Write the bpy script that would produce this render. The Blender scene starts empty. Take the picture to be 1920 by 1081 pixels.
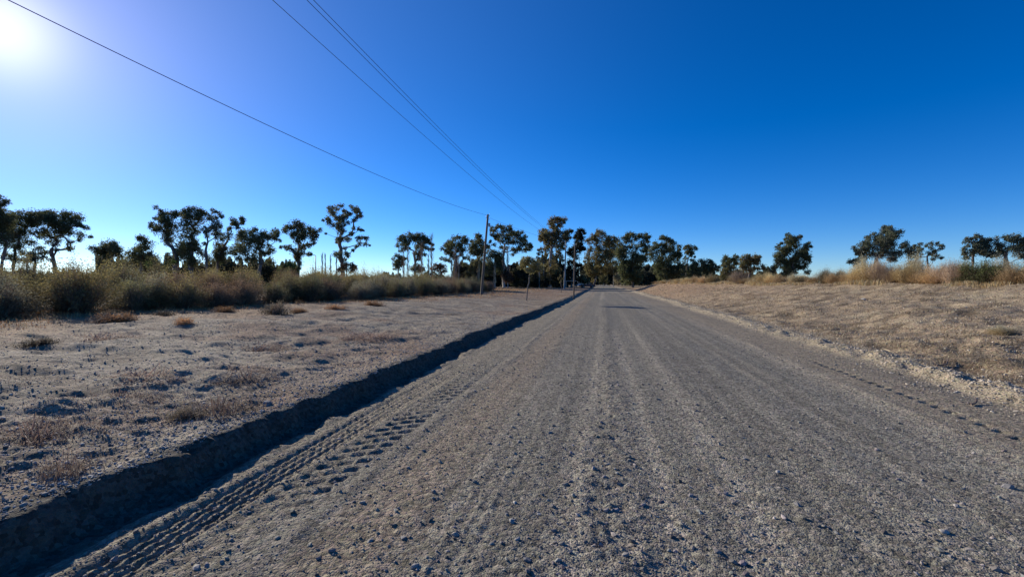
import bpy, math, random
import numpy as np
R = math.radians
sc = bpy.context.scene
C = sc.collection

# ------------------------------------------------------------------ camera, sky, sun, exposure
F = 850.0; VX = 1130.0; HY = 530.0; EYE = 1.6
YAW = math.atan((VX - 960) / F)                       # the road runs along +Y, the camera looks a little left of it
cd = bpy.data.cameras.new('camera'); cam = bpy.data.objects.new('camera', cd); C.objects.link(cam)
cd.sensor_width = 36; cd.lens = 36 * F / 1920; cd.clip_start = 0.05; cd.clip_end = 20000
cam.location = (0, 0, EYE)
cam.rotation_euler = (R(90) - math.atan((540.5 - HY) / F), 0, YAW)
sc.camera = cam
SUN_AZ = math.degrees(YAW) + 48.3; SUN_EL = 20.4       # degrees left of the road, above the horizon
w = bpy.data.worlds.new('World'); sc.world = w; w.use_nodes = True
nt = w.node_tree; nt.nodes.clear()
sky = nt.nodes.new('ShaderNodeTexSky'); sky.sky_type = 'NISHITA'; sky.sun_disc = False
sky.sun_elevation = R(SUN_EL); sky.sun_rotation = R(-SUN_AZ)
sky.altitude = 2500; sky.air_density = 1.0; sky.dust_density = 0.45; sky.ozone_density = 6.0
hs = nt.nodes.new('ShaderNodeHueSaturation'); hs.inputs['Saturation'].default_value = 1.23; hs.inputs['Hue'].default_value = 0.509
bg = nt.nodes.new('ShaderNodeBackground'); bg.inputs['Strength'].default_value = 0.117
wo = nt.nodes.new('ShaderNodeOutputWorld')
tcw = nt.nodes.new('ShaderNodeTexCoord'); dp = nt.nodes.new('ShaderNodeVectorMath'); dp.operation = 'DOT_PRODUCT'
_a, _e = R(SUN_AZ), R(SUN_EL); dp.inputs[1].default_value = (-math.sin(_a) * math.cos(_e), math.cos(_a) * math.cos(_e), math.sin(_e))
nt.links.new(tcw.outputs['Generated'], dp.inputs[0])
mxc = nt.nodes.new('ShaderNodeMath'); mxc.operation = 'MAXIMUM'; mxc.inputs[1].default_value = 0.0; nt.links.new(dp.outputs['Value'], mxc.inputs[0])
prev = hs.outputs[0]                                   # the bright circumsolar sky, in three widths
for pw, cl in ((600.0, (3.6, 3.2, 1.7)), (110.0, (1.25, 1.0, 0.85)), (20.0, (0.85, 0.58, 0.45)), (4.0, (0.44, 0.50, 0.42))):
    p_ = nt.nodes.new('ShaderNodeMath'); p_.operation = 'POWER'; p_.inputs[1].default_value = pw; nt.links.new(mxc.outputs[0], p_.inputs[0])
    s_ = nt.nodes.new('ShaderNodeVectorMath'); s_.operation = 'SCALE'; s_.inputs[0].default_value = cl; nt.links.new(p_.outputs[0], s_.inputs['Scale'])
    a_ = nt.nodes.new('ShaderNodeVectorMath'); a_.operation = 'ADD'; nt.links.new(prev, a_.inputs[0]); nt.links.new(s_.outputs[0], a_.inputs[1]); prev = a_.outputs[0]
nt.links.new(sky.outputs[0], hs.inputs['Color']); nt.links.new(prev, bg.inputs[0]); nt.links.new(bg.outputs[0], wo.inputs[0])
sd = bpy.data.lights.new('sun', 'SUN'); sd.energy = 5.0; sd.angle = R(0.5); sd.color = (1, 0.91, 0.78)
so = bpy.data.objects.new('sun', sd); C.objects.link(so)
so.rotation_euler = (R(90 - SUN_EL), 0, R(SUN_AZ) + math.pi)
sc.view_settings.view_transform = 'Standard'; sc.view_settings.look = 'None'
sc.view_settings.exposure = 0.35; sc.view_settings.gamma = 1

# ------------------------------------------------------------------ helpers
CY, SY = math.cos(YAW), math.sin(YAW)
RIGHT = np.array([CY, SY, 0.0]); FWD = np.array([-SY, CY, 0.0])
def pt(px, py, D):                                     # a direction seen in the survey photograph, at depth D
    a = (px - 960) / F * D; u = (HY - py) / F * D
    return RIGHT * a + FWD * D + np.array([0, 0, EYE + u])
def sstep(a, b, x):
    t = np.clip((x - a) / (b - a), 0, 1); return t * t * (3 - 2 * t)
def hsh(ix, iy, seed):
    h = (ix.astype(np.int64) * 374761393 + iy.astype(np.int64) * 668265263 + seed * 974634777) & 0xffffffff
    h = ((h ^ (h >> 13)) * 1274126177) & 0xffffffff
    h = ((h ^ (h >> 16)) * 2246822519) & 0xffffffff
    return ((h ^ (h >> 15)) & 0xffffff) / float(0xffffff)
def vn(x, y, seed=0):                                  # value noise, -1..1
    x = np.asarray(x, float); y = np.asarray(y, float) + 0 * x
    xi = np.floor(x); yi = np.floor(y); fx = x - xi; fy = y - yi
    fx = fx * fx * (3 - 2 * fx); fy = fy * fy * (3 - 2 * fy)
    a = hsh(xi, yi, seed); b = hsh(xi + 1, yi, seed); c = hsh(xi, yi + 1, seed); d = hsh(xi + 1, yi + 1, seed)
    return ((a * (1 - fx) + b * fx) * (1 - fy) + (c * (1 - fx) + d * fx) * fy) * 2 - 1
def fbm(x, y, lam, n, seed, s, gain=0.5):
    o = 0; a = 1.0
    for i in range(n):
        wgt = np.clip((lam / s - 1.5) / 2, 0, 1)
        ca, sa = math.cos(0.6 + i * 1.1), math.sin(0.6 + i * 1.1)
        o = o + a * wgt * vn((x * ca - y * sa) / lam + 17 * i, (x * sa + y * ca) / lam - 9 * i, seed + i)
        lam *= 0.5; a *= gain
    return o
def mesh(name, V, Fc, mat, parent=None, col=None, smooth=False):
    V = np.ascontiguousarray(V, np.float32); Fc = np.ascontiguousarray(Fc, np.int32); k = Fc.shape[1]
    me = bpy.data.meshes.new(name)
    me.vertices.add(len(V)); me.vertices.foreach_set('co', V.ravel())
    me.loops.add(Fc.size); me.loops.foreach_set('vertex_index', Fc.ravel())
    me.polygons.add(len(Fc)); me.polygons.foreach_set('loop_start', np.arange(0, Fc.size, k, dtype=np.int32))
    me.polygons.foreach_set('loop_total', np.full(len(Fc), k, np.int32))
    me.polygons.foreach_set('use_smooth', np.full(len(Fc), smooth, bool))
    if col is not None:
        ca = me.color_attributes.new('col', 'FLOAT_COLOR', 'POINT')
        c4 = np.ones((len(V), 4), np.float32); c4[:, :3] = col; ca.data.foreach_set('color', c4.ravel())
    me.update(); me.validate()
    me.materials.append(mat)
    o = bpy.data.objects.new(name, me); C.objects.link(o)
    if parent: o.parent = parent
    return o
def tag(o, label=None, cat=None, group=None, kind=None):
    for k, v in (('label', label), ('category', cat), ('group', group), ('kind', kind)):
        if v: o[k] = v
    return o
def empty(name, loc, label, cat, group=None, rz=0):
    o = bpy.data.objects.new(name, None); C.objects.link(o); o.location = loc; o.rotation_euler = (0, 0, rz)
    return tag(o, label, cat, group)
def copy_tree(o, parent=None):
    c = o.copy(); C.objects.link(c)
    if parent: c.parent = parent
    for ch in [x for x in C.objects if x.parent == o]: copy_tree(ch, c)
    return c

# ------------------------------------------------------------------ materials
def mat_new(name):
    m = bpy.data.materials.new(name); m.use_nodes = True; t = m.node_tree
    return m, t, t.nodes['Principled BSDF'], t.nodes['Material Output']
def N(t, typ, **kw):
    n = t.nodes.new(typ)
    for k, v in kw.items():
        if k in n.inputs: n.inputs[k].default_value = v
        else: setattr(n, k, v)
    return n
def ground_material():
    m, t, b, out = mat_new('stony_earth'); L = t.links.new
    at = N(t, 'ShaderNodeAttribute', attribute_name='col')
    tc = N(t, 'ShaderNodeTexCoord')
    n1 = N(t, 'ShaderNodeTexNoise', Scale=38.0, Detail=5.0, Roughness=0.7); L(tc.outputs['Object'], n1.inputs['Vector'])
    n2 = N(t, 'ShaderNodeTexNoise', Scale=5.0, Detail=4.0, Roughness=0.6); L(tc.outputs['Object'], n2.inputs['Vector'])
    v = N(t, 'ShaderNodeTexVoronoi', Scale=34.0); L(tc.outputs['Object'], v.inputs['Vector'])
    v2 = N(t, 'ShaderNodeTexVoronoi', Scale=85.0); L(tc.outputs['Object'], v2.inputs['Vector'])
    sep = N(t, 'ShaderNodeSeparateColor'); L(v.outputs['Color'], sep.inputs[0])
    def ma(op, a, bb, clamp=False):
        n = t.nodes.new('ShaderNodeMath'); n.operation = op; n.use_clamp = clamp
        for i, s in ((0, a), (1, bb)):
            if isinstance(s, (int, float)): n.inputs[i].default_value = s
            else: L(s, n.inputs[i])
        return n.outputs[0]
    k = ma('MULTIPLY', ma('ADD', ma('MULTIPLY', n1.outputs[0], 1.1), 0.45), ma('ADD', ma('MULTIPLY', n2.outputs[0], 0.6), 0.7))
    k = ma('MULTIPLY', k, ma('ADD', ma('MULTIPLY', sep.outputs[0], 0.9), 0.55))
    vm = N(t, 'ShaderNodeVectorMath', operation='SCALE'); L(at.outputs['Color'], vm.inputs[0]); L(k, vm.inputs['Scale'])
    hsn = N(t, 'ShaderNodeHueSaturation'); L(vm.outputs[0], hsn.inputs['Color'])
    L(ma('ADD', ma('MULTIPLY', sep.outputs[1], 0.05), 0.475), hsn.inputs['Hue'])
    L(hsn.outputs[0], b.inputs['Base Color'])
    b.inputs['Roughness'].default_value = 0.95; b.inputs['Specular IOR Level'].default_value = 0.15
    h = ma('ADD', ma('MULTIPLY', n1.outputs[0], 0.8), ma('MULTIPLY', v2.outputs['Distance'], -0.5))
    h = ma('ADD', h, ma('MULTIPLY', v.outputs['Distance'], -0.6))
    bp = N(t, 'ShaderNodeBump', Strength=0.75, Distance=0.02); L(h, bp.inputs['Height']); L(bp.outputs[0], b.inputs['Normal'])
    return m
def veg_material(name, trans=0.25, rnd=0.25):
    m, t, b, out = mat_new(name); L = t.links.new
    at = N(t, 'ShaderNodeAttribute', attribute_name='col')
    oi = N(t, 'ShaderNodeObjectInfo')
    mr = N(t, 'ShaderNodeMapRange'); mr.inputs['To Min'].default_value = 1 - rnd; mr.inputs['To Max'].default_value = 1 + rnd
    L(oi.outputs['Random'], mr.inputs['Value'])
    vm = N(t, 'ShaderNodeVectorMath', operation='SCALE'); L(at.outputs['Color'], vm.inputs[0]); L(mr.outputs[0], vm.inputs['Scale'])
    L(vm.outputs[0], b.inputs['Base Color']); b.inputs['Roughness'].default_value = 0.75; b.inputs['Specular IOR Level'].default_value = 0.2
    tr = N(t, 'ShaderNodeBsdfTranslucent'); L(vm.outputs[0], tr.inputs['Color'])
    mx = N(t, 'ShaderNodeMixShader'); mx.inputs[0].default_value = trans
    L(b.outputs[0], mx.inputs[1]); L(tr.outputs[0], mx.inputs[2]); L(mx.outputs[0], out.inputs[0])
    return m
def plain(name, col, rough=0.8, scale=8.0, var=0.4, stretch=(1, 1, 1), metal=0.0, bump=0.3):
    m, t, b, out = mat_new(name); L = t.links.new
    tc = N(t, 'ShaderNodeTexCoord'); mp = N(t, 'ShaderNodeMapping'); mp.inputs['Scale'].default_value = stretch
    n = N(t, 'ShaderNodeTexNoise', Scale=scale, Detail=6.0, Roughness=0.65)
    L(tc.outputs['Object'], mp.inputs[0]); L(mp.outputs[0], n.inputs['Vector'])
    r = N(t, 'ShaderNodeValToRGB'); L(n.outputs[0], r.inputs[0])
    r.color_ramp.elements[0].position = 0.3; r.color_ramp.elements[1].position = 0.7
    r.color_ramp.elements[0].color = [c * (1 - var) for c in col] + [1]; r.color_ramp.elements[1].color = [min(1, c * (1 + var)) for c in col] + [1]
    L(r.outputs[0], b.inputs['Base Color']); b.inputs['Roughness'].default_value = rough; b.inputs['Metallic'].default_value = metal
    bp = N(t, 'ShaderNodeBump', Strength=bump, Distance=0.02); L(n.outputs[0], bp.inputs['Height']); L(bp.outputs[0], b.inputs['Normal'])
    return m
M_ground = ground_material()
M_leaf = veg_material('leaves', 0.45, 0.0)
M_shrub = veg_material('shrub_twigs', 0.3, 0.42)
M_grass = veg_material('dry_stalks', 0.3, 0.0)
M_bark = plain('eucalyptus_bark', (0.17, 0.14, 0.115), 0.9, 3.0, 0.55, (1, 1, 0.3))
M_pale = plain('pale_bark', (0.34, 0.31, 0.26), 0.9, 3.0, 0.45, (1, 1, 0.3))
M_wood = plain('weathered_pole_wood', (0.15, 0.11, 0.075), 0.85, 7.0, 0.45, (6, 6, 0.5))
M_conc = plain('pole_concrete', (0.30, 0.28, 0.25), 0.85, 5.0, 0.25)
M_steel = plain('galvanised_steel', (0.30, 0.31, 0.32), 0.5, 12.0, 0.25, metal=0.6)
M_cable = plain('aged_cable', (0.035, 0.035, 0.04), 0.6, 4.0, 0.2)
M_insul = plain('brown_glaze', (0.10, 0.05, 0.03), 0.25, 10.0, 0.2)
M_red = plain('dull_red_paint', (0.16, 0.035, 0.03), 0.4, 2.0, 0.15)
M_white = plain('white_paint', (0.7, 0.7, 0.68), 0.4, 2.0, 0.08)
M_glass = plain('dark_car_glass', (0.02, 0.025, 0.03), 0.12, 2.0, 0.1, bump=0)
M_tyre = plain('tyre_rubber', (0.025, 0.025, 0.025), 0.9, 12.0, 0.3)
M_lampg = plain('headlight_glass', (0.6, 0.6, 0.6), 0.15, 2.0, 0.05, bump=0)

# ------------------------------------------------------------------ terrain
def crest_x(Y): return 17.0 - 5.0 * sstep(8, 42, Y) - 1.5 * sstep(45, 95, Y)
def bank_edge(Y, s):
    return -3.5 + 0.08 * vn(Y * 0.9, 0, 3) + 0.05 * vn(Y * 2.7, 0, 4) + 0.032 * vn(Y * 8, 0, 5) + 0.018 * vn(Y * 21, 0, 6) + 0.35 * sstep(9, 40, Y)
def height(X, Y, s):
    X = np.asarray(X, float); Y = np.asarray(Y, float); s = np.maximum(s, 1e-4) + 0 * X
    near = 1 - sstep(12, 30, np.abs(Y))
    # road
    z = 0.04 * (1 - ((X - 1.0) / 4.3) ** 2).clip(-1, 1)
    z = z + 0.008 * vn(X * 1.6, Y * 0.05, 11) + 0.003 * vn(X * 4.3, Y * 0.09, 12) + 0.0025 * vn(X * 11, Y * 0.25, 13) * np.clip(0.09 / s - 1, 0, 1)
    soft = 1 - 0.85 * np.exp(-((X + 2.4) / 0.5) ** 4)
    z = z + soft * (0.005 * fbm(X, Y * .5, 0.5, 3, 20, s) + 0.0065 * fbm(X, Y, 0.06, 3, 24, s, 0.75))
    st = np.exp(-((X - 0.1 - 0.1 * vn(0, Y * .3, 7)) / 0.22) ** 2)
    z = z + st * (0.015 + 0.016 * fbm(X, Y, 0.12, 3, 33, s, 0.7))
    # chunky strip beside the bank, and a small ridge inside it
    k = sstep(-2.88, -3.08, X)
    z = z + k * (0.02 + 0.03 * fbm(X * 1.4, Y * 0.8, 0.22, 4, 40, s, 0.65))
    rdg = np.exp(-((X + 1.86 + 0.05 * vn(0, Y * .5, 8)) / 0.07) ** 2)
    z = z + rdg * (0.014 + 0.010 * vn(0, Y * 4, 9)) * (1 - sstep(14, 30, Y))
    for c, a, wd in ((-0.88, 0.006, 0.022), (-0.80, 0.005, 0.02), (-0.72, 0.006, 0.022), (-0.64, 0.005, 0.02), (-1.62, 0.008, 0.03), (-1.5, 0.006, 0.03), (0.75, 0.005, 0.03), (0.86, 0.005, 0.03), (1.3, 0.006, 0.08), (3.7, 0.018, 0.09), (2.5, 0.008, 0.1), (-1.2, 0.006, 0.05)):
        z = z + a * np.exp(-((X - c - 0.09 * vn(c, Y * .25, 15) - 0.02 * vn(c, Y * 2, 16)) / wd) ** 2) * (0.6 + 0.6 * vn(c * 7, Y * 1.3, 17)) * np.clip(wd / s - 0.3, 0, 1)
    # tyre treads pressed into the soft edge
    ok = np.clip(0.03 / s - 0.4, 0, 1)
    xf = -2.66 + 0.03 * vn(1, Y * .4, 18)
    mf = sstep(0.19, 0.15, np.abs(X - xf)) * ok
    z = z - mf * (0.018 + 0.015 * np.sin(2 * math.pi * (X - xf) / 0.075 + 0.95 * np.sin(2 * math.pi * Y / 0.13)) * (0.95 + 0.2 * vn(X * 4, Y * 1.5, 192)))
    z = z + 0.012 * np.exp(-((np.abs(X - xf) - 0.22) / 0.04) ** 2) * ok
    xc = -2.18 + 0.05 * vn(2, Y * .35, 19)
    for q_, ofs in ((-0.13, 0.0), (0.0, 0.5), (0.13, 0.1)):
        u = X - xc - q_
        mc = sstep(0.062, 0.045, np.abs(u))
        ph = Y / 0.20 + ofs - u * 2.0
        lug = sstep(0.27, 0.17, np.abs(ph - np.floor(ph) - 0.5))
        z = z - mc * lug * 0.052 * ok * (0.75 + 0.35 * vn(3, Y * 1.1, 21)) * (1 - sstep(10, 15, Y)) * (0.2 + 0.8 * sstep(2.6, 3.6, Y)) * (0.7 + 0.4 * sstep(-.5, .4, vn(X * 5, Y * 2.2, 191)))
    ph = Y / 0.235 + 0.15 * vn(4, Y, 22); fy = (ph - np.floor(ph) - 0.5) * 0.235
    dots = np.exp(-(((X - 4.2 - 0.03 * vn(5, Y * 2, 23)) / 0.055) ** 2 + (fy / 0.04) ** 2))
    z = z - 0.06 * dots * sstep(3.2, 4.5, Y) * (1 - sstep(9.5, 11.5, Y))
    # left: a low cut bank, then rough worked ground
    e = bank_edge(Y, s)
    t = sstep(e + 0.20, e, X + 0.05 * fbm(X, Y, 0.16, 3, 190, s, .7))
    zl = 0.21 + 0.03 * vn(Y * 0.6, 0, 50) + 0.30 * sstep(-4, -13, X)
    rough = sstep(-3.4, -4.6, X) * 0.7 + 0.3
    zl = zl + rough * (0.05 * fbm(X * 0.6, Y, 2.2, 3, 60, s) + 0.040 * fbm(X * 0.75, Y * 1.0, 0.36, 6, 70, s, 0.8))
    r3 = 1 - np.abs(vn(X * 2.1 + 1.3 * Y, Y * 3.4 - 0.8 * X, 78)); r4 = 1 - np.abs(vn(X * 5.0 - Y, Y * 8.0 + X, 79)); zl = zl + rough * (0.012 * r3 ** 3 * np.clip(.15 / s - .5, 0, 1) + 0.016 * r4 ** 3 * np.clip(.06 / s - .5, 0, 1))
    r2 = 1 - np.abs(vn(X * 0.45 + 0.25 * Y, Y * 1.15 - 0.1 * X, 77)); zl = zl + 0.05 * rough * r2 * r2 * sstep(-4, -6, X)
    ditch = -0.05 * np.exp(-((X - e - 0.3) / 0.13) ** 2)
    z = (z + ditch) * (1 - t) + zl * t
    # right: windrow of pale clods, then the embankment
    b = np.exp(-((X - 5.55 - 0.12 * vn(0, Y * .5, 80)) / 0.38) ** 2)
    z = z + b * (0.09 + 0.05 * vn(X * 2, Y * 1.3, 81) + 0.07 * fbm(X, Y, 0.28, 5, 82, s, 0.65))
    xc2 = crest_x(Y); fade = 1 - sstep(88, 125, Y)
    q = np.clip((X - 5.5) / (xc2 - 5.5), 0, 1.0)
    sl = (0.92 * q + 0.08 * q * q) * 1.56
    flat = np.clip(X - xc2, 0, 60) * 0.002
    rr = sstep(5.4, 6.8, X)
    z = z + (sl + flat) * (fade * 0.85 + 0.15) + rr * (0.08 * fbm(X, Y * 0.7, 1.8, 3, 90, s) + 0.055 * fbm(X * 0.8 + Y * 0.5, Y * 1.1 - X * 0.5, 0.5, 6, 95, s, 0.74))
    return z
def gz(x, y): return float(height(np.array([x]), np.array([y]), 0.3)[0])

def lerp(a, b, t): return a * (1 - t[:, None]) + b * t[:, None]
def albedo(X, Y, s):
    n = len(X); c = np.tile(np.array([0.215, 0.205, 0.185]), (n, 1))
    A = lambda *v: np.tile(np.array(v, float), (n, 1))
    band = 0.5 + 0.5 * vn(X * 1.7, Y * 0.035, 101); band2 = 0.5 + 0.5 * vn(X * 5.5, Y * 0.07, 102)
    c = lerp(c, A(0.31, 0.29, 0.255), sstep(0.35, 0.9, band * 0.6 + band2 * 0.4))
    c = c * (1 + 0.18 * vn(X * 9, Y * 0.045, 180) * np.clip(0.11 / s - .5, 0, 1) + 0.15 * vn(X * 21, Y * 0.09, 181) * np.clip(0.05 / s - .5, 0, 1))[:, None]
    c = lerp(c, A(0.27, 0.225, 0.18), np.exp(-((X + 1.45) / .38) ** 2) * .75)
    c = lerp(c, A(0.18, 0.178, 0.168), sstep(0.62, 0.9, 0.5 + 0.5 * vn(X * 3.1, Y * 0.1, 103)) * 0.6)
    c = lerp(c, A(0.28, 0.245, 0.20), sstep(3.2, 4.0, X) * 0.8)
    c = lerp(c, A(0.27, 0.245, 0.205), sstep(-1.9, -2.4, X) * 0.8)
    p = 0.5 + 0.5 * vn(X * 0.25, Y * 0.3, 105) * 0.6 + 0.2 * vn(X * 1.1, Y * 1.3, 106)
    left = A(0.315, 0.28, 0.235)
    left = lerp(left, A(0.20, 0.165, 0.135), sstep(0.1, 0.55, fbm(X * .6, Y * 1.1, 0.8, 4, 170, s, .65)) * 0.75)
    left = lerp(left, A(0.26, 0.18, 0.135), sstep(0.5, 0.85, p) * 0.75)
    left = lerp(left, A(0.31, 0.215, 0.14), sstep(-10.5, -14, X + 1.5 * vn(Y * .3, 0, 107)) * 0.9)
    left = lerp(left, A(0.26, 0.17, 0.115), sstep(26, 50, Y) * 0.75)
    c = lerp(c, A(0.12, 0.11, 0.10), sstep(-3.05, -3.22, X))  # ditch shade painted in: soil colour darkened towards the bank
    left = lerp(left, A(0.42, 0.37, 0.30), sstep(0.55, 0.9, 0.5 + 0.5 * vn(X * 0.6, Y * 0.9, 108)) * 0.5)
    c = lerp(c, left, sstep(-3.32, -3.6, X))
    c = lerp(c, A(0.105, 0.098, 0.088), sstep(-3.08, -3.16, X) * sstep(-3.62, -3.52, X) * (1 - sstep(9, 40, Y)))  # bank face and ditch bottom coloured darker still, standing in for their shadow
    slope = A(0.37, 0.30, 0.225)
    slope = lerp(slope, A(0.46, 0.39, 0.29), sstep(0.45, 0.9, 0.5 + 0.5 * vn(X * 0.9 + Y * .4, Y * 0.7 - X * .3, 109)) * 0.8)
    slope = lerp(slope, A(0.235, 0.19, 0.14), sstep(0.5, 0.95, 0.5 + 0.5 * vn(X * 2.3 + Y, Y * 1.4 - X, 110)) * 0.7)
    slope = lerp(slope, A(0.15, 0.115, 0.08), sstep(0.15, 0.6, fbm(X * .7 + Y * .4, Y - X * .4, 0.6, 4, 175, s, .65)) * 0.65)
    slope = lerp(slope, A(0.29, 0.185, 0.12), sstep(20, 60, Y) * 0.6)
    c = lerp(c, slope, sstep(5.6, 6.4, X + 0.4 * vn(Y * 1.2, X, 111)))
    wr = np.exp(-((X - 5.5 - 0.15 * vn(0, Y * .5, 80)) / 0.42) ** 2) * (0.75 + 0.25 * vn(X * 3, Y * 3, 112))
    c = lerp(c, A(0.50, 0.43, 0.32), np.clip(wr, 0, 1) * .9)
    far = sstep(110, 160, Y)
    off = np.maximum(sstep(-3, -6, X), sstep(5.5, 9, X))
    c = lerp(c, A(0.24, 0.19, 0.12), far * off)
    return c * np.array([0.89, 0.845, 0.725]) * (1 + 0.10 * vn(X * 7, Y * 7, 113))[:, None]

def build_terrain():
    c0 = math.pi / 2 + YAW
    th = [0.0]; dense = R(62); a = -dense
    angs = list(np.arange(-dense, dense, R(0.155))) + list(np.arange(dense, 2 * math.pi - dense, R(2.5)))
    ang = c0 + np.array(angs)
    rs = [0.9]
    while rs[-1] < 6000:
        r = rs[-1]; rs.append(r * (1.0052 if r < 45 else 1.012 if r < 160 else 1.06))
    rs = np.array(rs); na, nr = len(ang), len(rs)
    RR, AA = np.meshgrid(rs, ang, indexing='ij')
    X = (RR * np.cos(AA)).ravel(); Y = (RR * np.sin(AA)).ravel(); s = RR.ravel() * 0.0052
    Z = np.concatenate([height(X[i:i + 200000], Y[i:i + 200000], s[i:i + 200000]) for i in range(0, len(X), 200000)])
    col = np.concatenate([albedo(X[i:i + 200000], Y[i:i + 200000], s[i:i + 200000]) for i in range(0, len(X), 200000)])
    V = np.stack([X, Y, Z], 1)
    i, j = np.meshgrid(np.arange(nr - 1), np.arange(na), indexing='ij'); j2 = (j + 1) % na
    Q = np.stack([i * na + j, (i + 1) * na + j, (i + 1) * na + j2, i * na + j2], -1).reshape(-1, 4)
    mx = X[Q].mean(1); my = Y[Q].mean(1)
    be = bank_edge(my, 0.1) + 0.12
    end = 420
    road = (mx > be) & (mx < 5.0 + 0.1 * vn(my * .7, 0, 120)) & (my > -60) & (my < end)
    emb = (~road) & (mx >= 0) & (my > -60) & (my < 125) & (mx < 70)
    base = (~road) & (~emb)
    for nm, mk in (('road', road), ('embankment', emb), ('ground', base)):
        q = Q[mk]; used, inv = np.unique(q, return_inverse=True)
        VV = V[used]; cc = col[used]; q = inv.reshape(q.shape)
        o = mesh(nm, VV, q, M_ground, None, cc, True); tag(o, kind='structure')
        if nm == 'ground':                            # close the small disc under the camera
            pass
    k = np.arange(na); cen = np.array([[0, 0, float(height(np.array([0.]), np.array([0.]), 0.01)[0])]])
    VV = np.vstack([V[:na], cen]); T = np.stack([np.full(na, na), k, (k + 1) % na], 1)
    CC = np.vstack([col[:na], col[:1]])
    o = mesh('road', VV, T, M_ground, None, CC, True); tag(o, kind='structure')
    # join that disc into the road
    rd = [x for x in C.objects if x.name == 'road'][0]
    with bpy.context.temp_override(active_object=rd, selected_editable_objects=[rd, o], object=rd, selected_objects=[rd, o]):
        bpy.ops.object.join()
build_terrain()

# ------------------------------------------------------------------ loose stones
rng = np.random.default_rng(7)
ICO_V = []
ph = (1 + 5 ** .5) / 2
for a_, b_ in ((1, ph), (-1, ph), (1, -ph), (-1, -ph)):
    ICO_V += [(0, a_, b_), (a_, b_, 0), (b_, 0, a_)]
ICO_V = np.array(ICO_V, float); ICO_V /= np.linalg.norm(ICO_V[0])
def ico_faces():
    from itertools import combinations
    out = []
    d = lambda i, j: np.linalg.norm(ICO_V[i] - ICO_V[j])
    e = min(d(0, j) for j in range(1, 12)) * 1.01
    for t in combinations(range(12), 3):
        if d(t[0], t[1]) < e and d(t[1], t[2]) < e and d(t[0], t[2]) < e:
            n = np.cross(ICO_V[t[1]] - ICO_V[t[0]], ICO_V[t[2]] - ICO_V[t[0]])
            out.append(t if np.dot(n, ICO_V[t[0]]) > 0 else (t[0], t[2], t[1]))
    return np.array(out)
ICO_F = ico_faces()
def stones(name, X, Y, size, col, label, cat=None, sink=0.25, flat=0.65):
    n = len(X); V = np.tile(ICO_V, (n, 1, 1)) * (1 + rng.uniform(-.28, .28, (n, 12, 1)))
    sc3 = np.stack([rng.uniform(.75, 1.35, n), rng.uniform(.6, 1.0, n), rng.uniform(.45, .8, n) * flat / .65], 1)
    V = V * sc3[:, None, :] * size[:, None, None]
    a = rng.uniform(0, 2 * math.pi, n); ca, sa = np.cos(a)[:, None], np.sin(a)[:, None]
    x = V[..., 0] * ca - V[..., 1] * sa; y = V[..., 0] * sa + V[..., 1] * ca; zz = V[..., 2] + x * rng.uniform(-.3, .3, (n, 1))
    Z = height(X, Y, np.hypot(X, Y) * 0.0052)
    P = np.stack([x + X[:, None], y + Y[:, None], zz + (Z + size * (0.45 - sink))[:, None]], -1).reshape(-1, 3)
    Fc = (ICO_F[None] + (np.arange(n) * 12)[:, None, None]).reshape(-1, 3)
    cc = np.repeat(col, 12, 0)
    o = mesh(name, P, Fc, M_stone, None, cc, False)
    return tag(o, label, cat, kind='stuff')
M_stone = veg_material('stone', 0.0, 0.0)
def polar(n, r0, r1, a0, a1):
    r = r0 * (r1 / r0) ** rng.random(n); a = math.pi / 2 + YAW - np.radians(rng.uniform(a0, a1, n))
    return r * np.cos(a), r * np.sin(a), r
X, Y, r = polar(150000, 2.0, 34, -56, 56)
dens = 0.35 + 0.65 * sstep(-.2, .7, vn(X * 1.5, Y * 0.12, 130) + 0.5 * vn(X * 1.3, Y * 1.1, 131)) + np.exp(-((X - .1) / .3) ** 2)
keep = (X > -3.0) & (X < 4.9) & (rng.random(len(X)) < dens * 0.75)
X, Y, r = X[keep], Y[keep], r[keep]
sz = 0.0034 * np.exp(rng.gamma(1.25, 0.31, len(X))) * (0.8 + 0.04 * r); sz = np.minimum(sz, 0.022)
g = rng.normal(0.235, 0.075, len(X)).clip(0.09, 0.6)
cc = g[:, None] * np.array([1.06, .96, .84]) * .9 * (1 + rng.uniform(-.07, .07, (len(X), 3)))
stones('gravel', X, Y, sz, cc, 'fine grey gravel scattered over the dirt road', 'gravel')
# clods on the windrow and the left ground
X, Y, r = polar(110000, 4.5, 60, 5, 56)
d = np.exp(-((X - 5.6) / .45) ** 2) + 0.10 * (X > 5.5) + 0.02
keep = (X > 4.6) & (X < crest_x(Y)) & (rng.random(len(X)) < d)
X, Y, r = X[keep], Y[keep], r[keep]
sz = (0.009 * np.exp(rng.gamma(1.2, 0.36, len(X))) * (0.6 + .03 * r)).clip(0, .03)
g = rng.normal(0.36, 0.08, len(X)).clip(.15, .6)
stones('dirt_clods', X, Y, sz, g[:, None] * np.array([1.06, .92, .72]), 'pale clods and stones along the foot of the right bank', 'clods')
X, Y, r = polar(110000, 3.0, 50, -56, 2)
keep = (X < bank_edge(Y, .1) + .02) & (X > -15) & (rng.random(len(X)) < 0.25 + 0.75 * np.exp((X + 3.5) / 1.2))
X, Y, r = X[keep], Y[keep], r[keep]
sz = (0.005 * np.exp(rng.gamma(1.2, 0.34, len(X))) * (0.7 + .04 * r)).clip(0, .018)
g = rng.normal(0.30, 0.07, len(X)).clip(.12, .6)
stones('dirt_clods', X, Y, sz, g[:, None] * np.array([1.04, .94, .82]), 'grey earth clods over the rough ground left of the track', 'clods')

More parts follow.
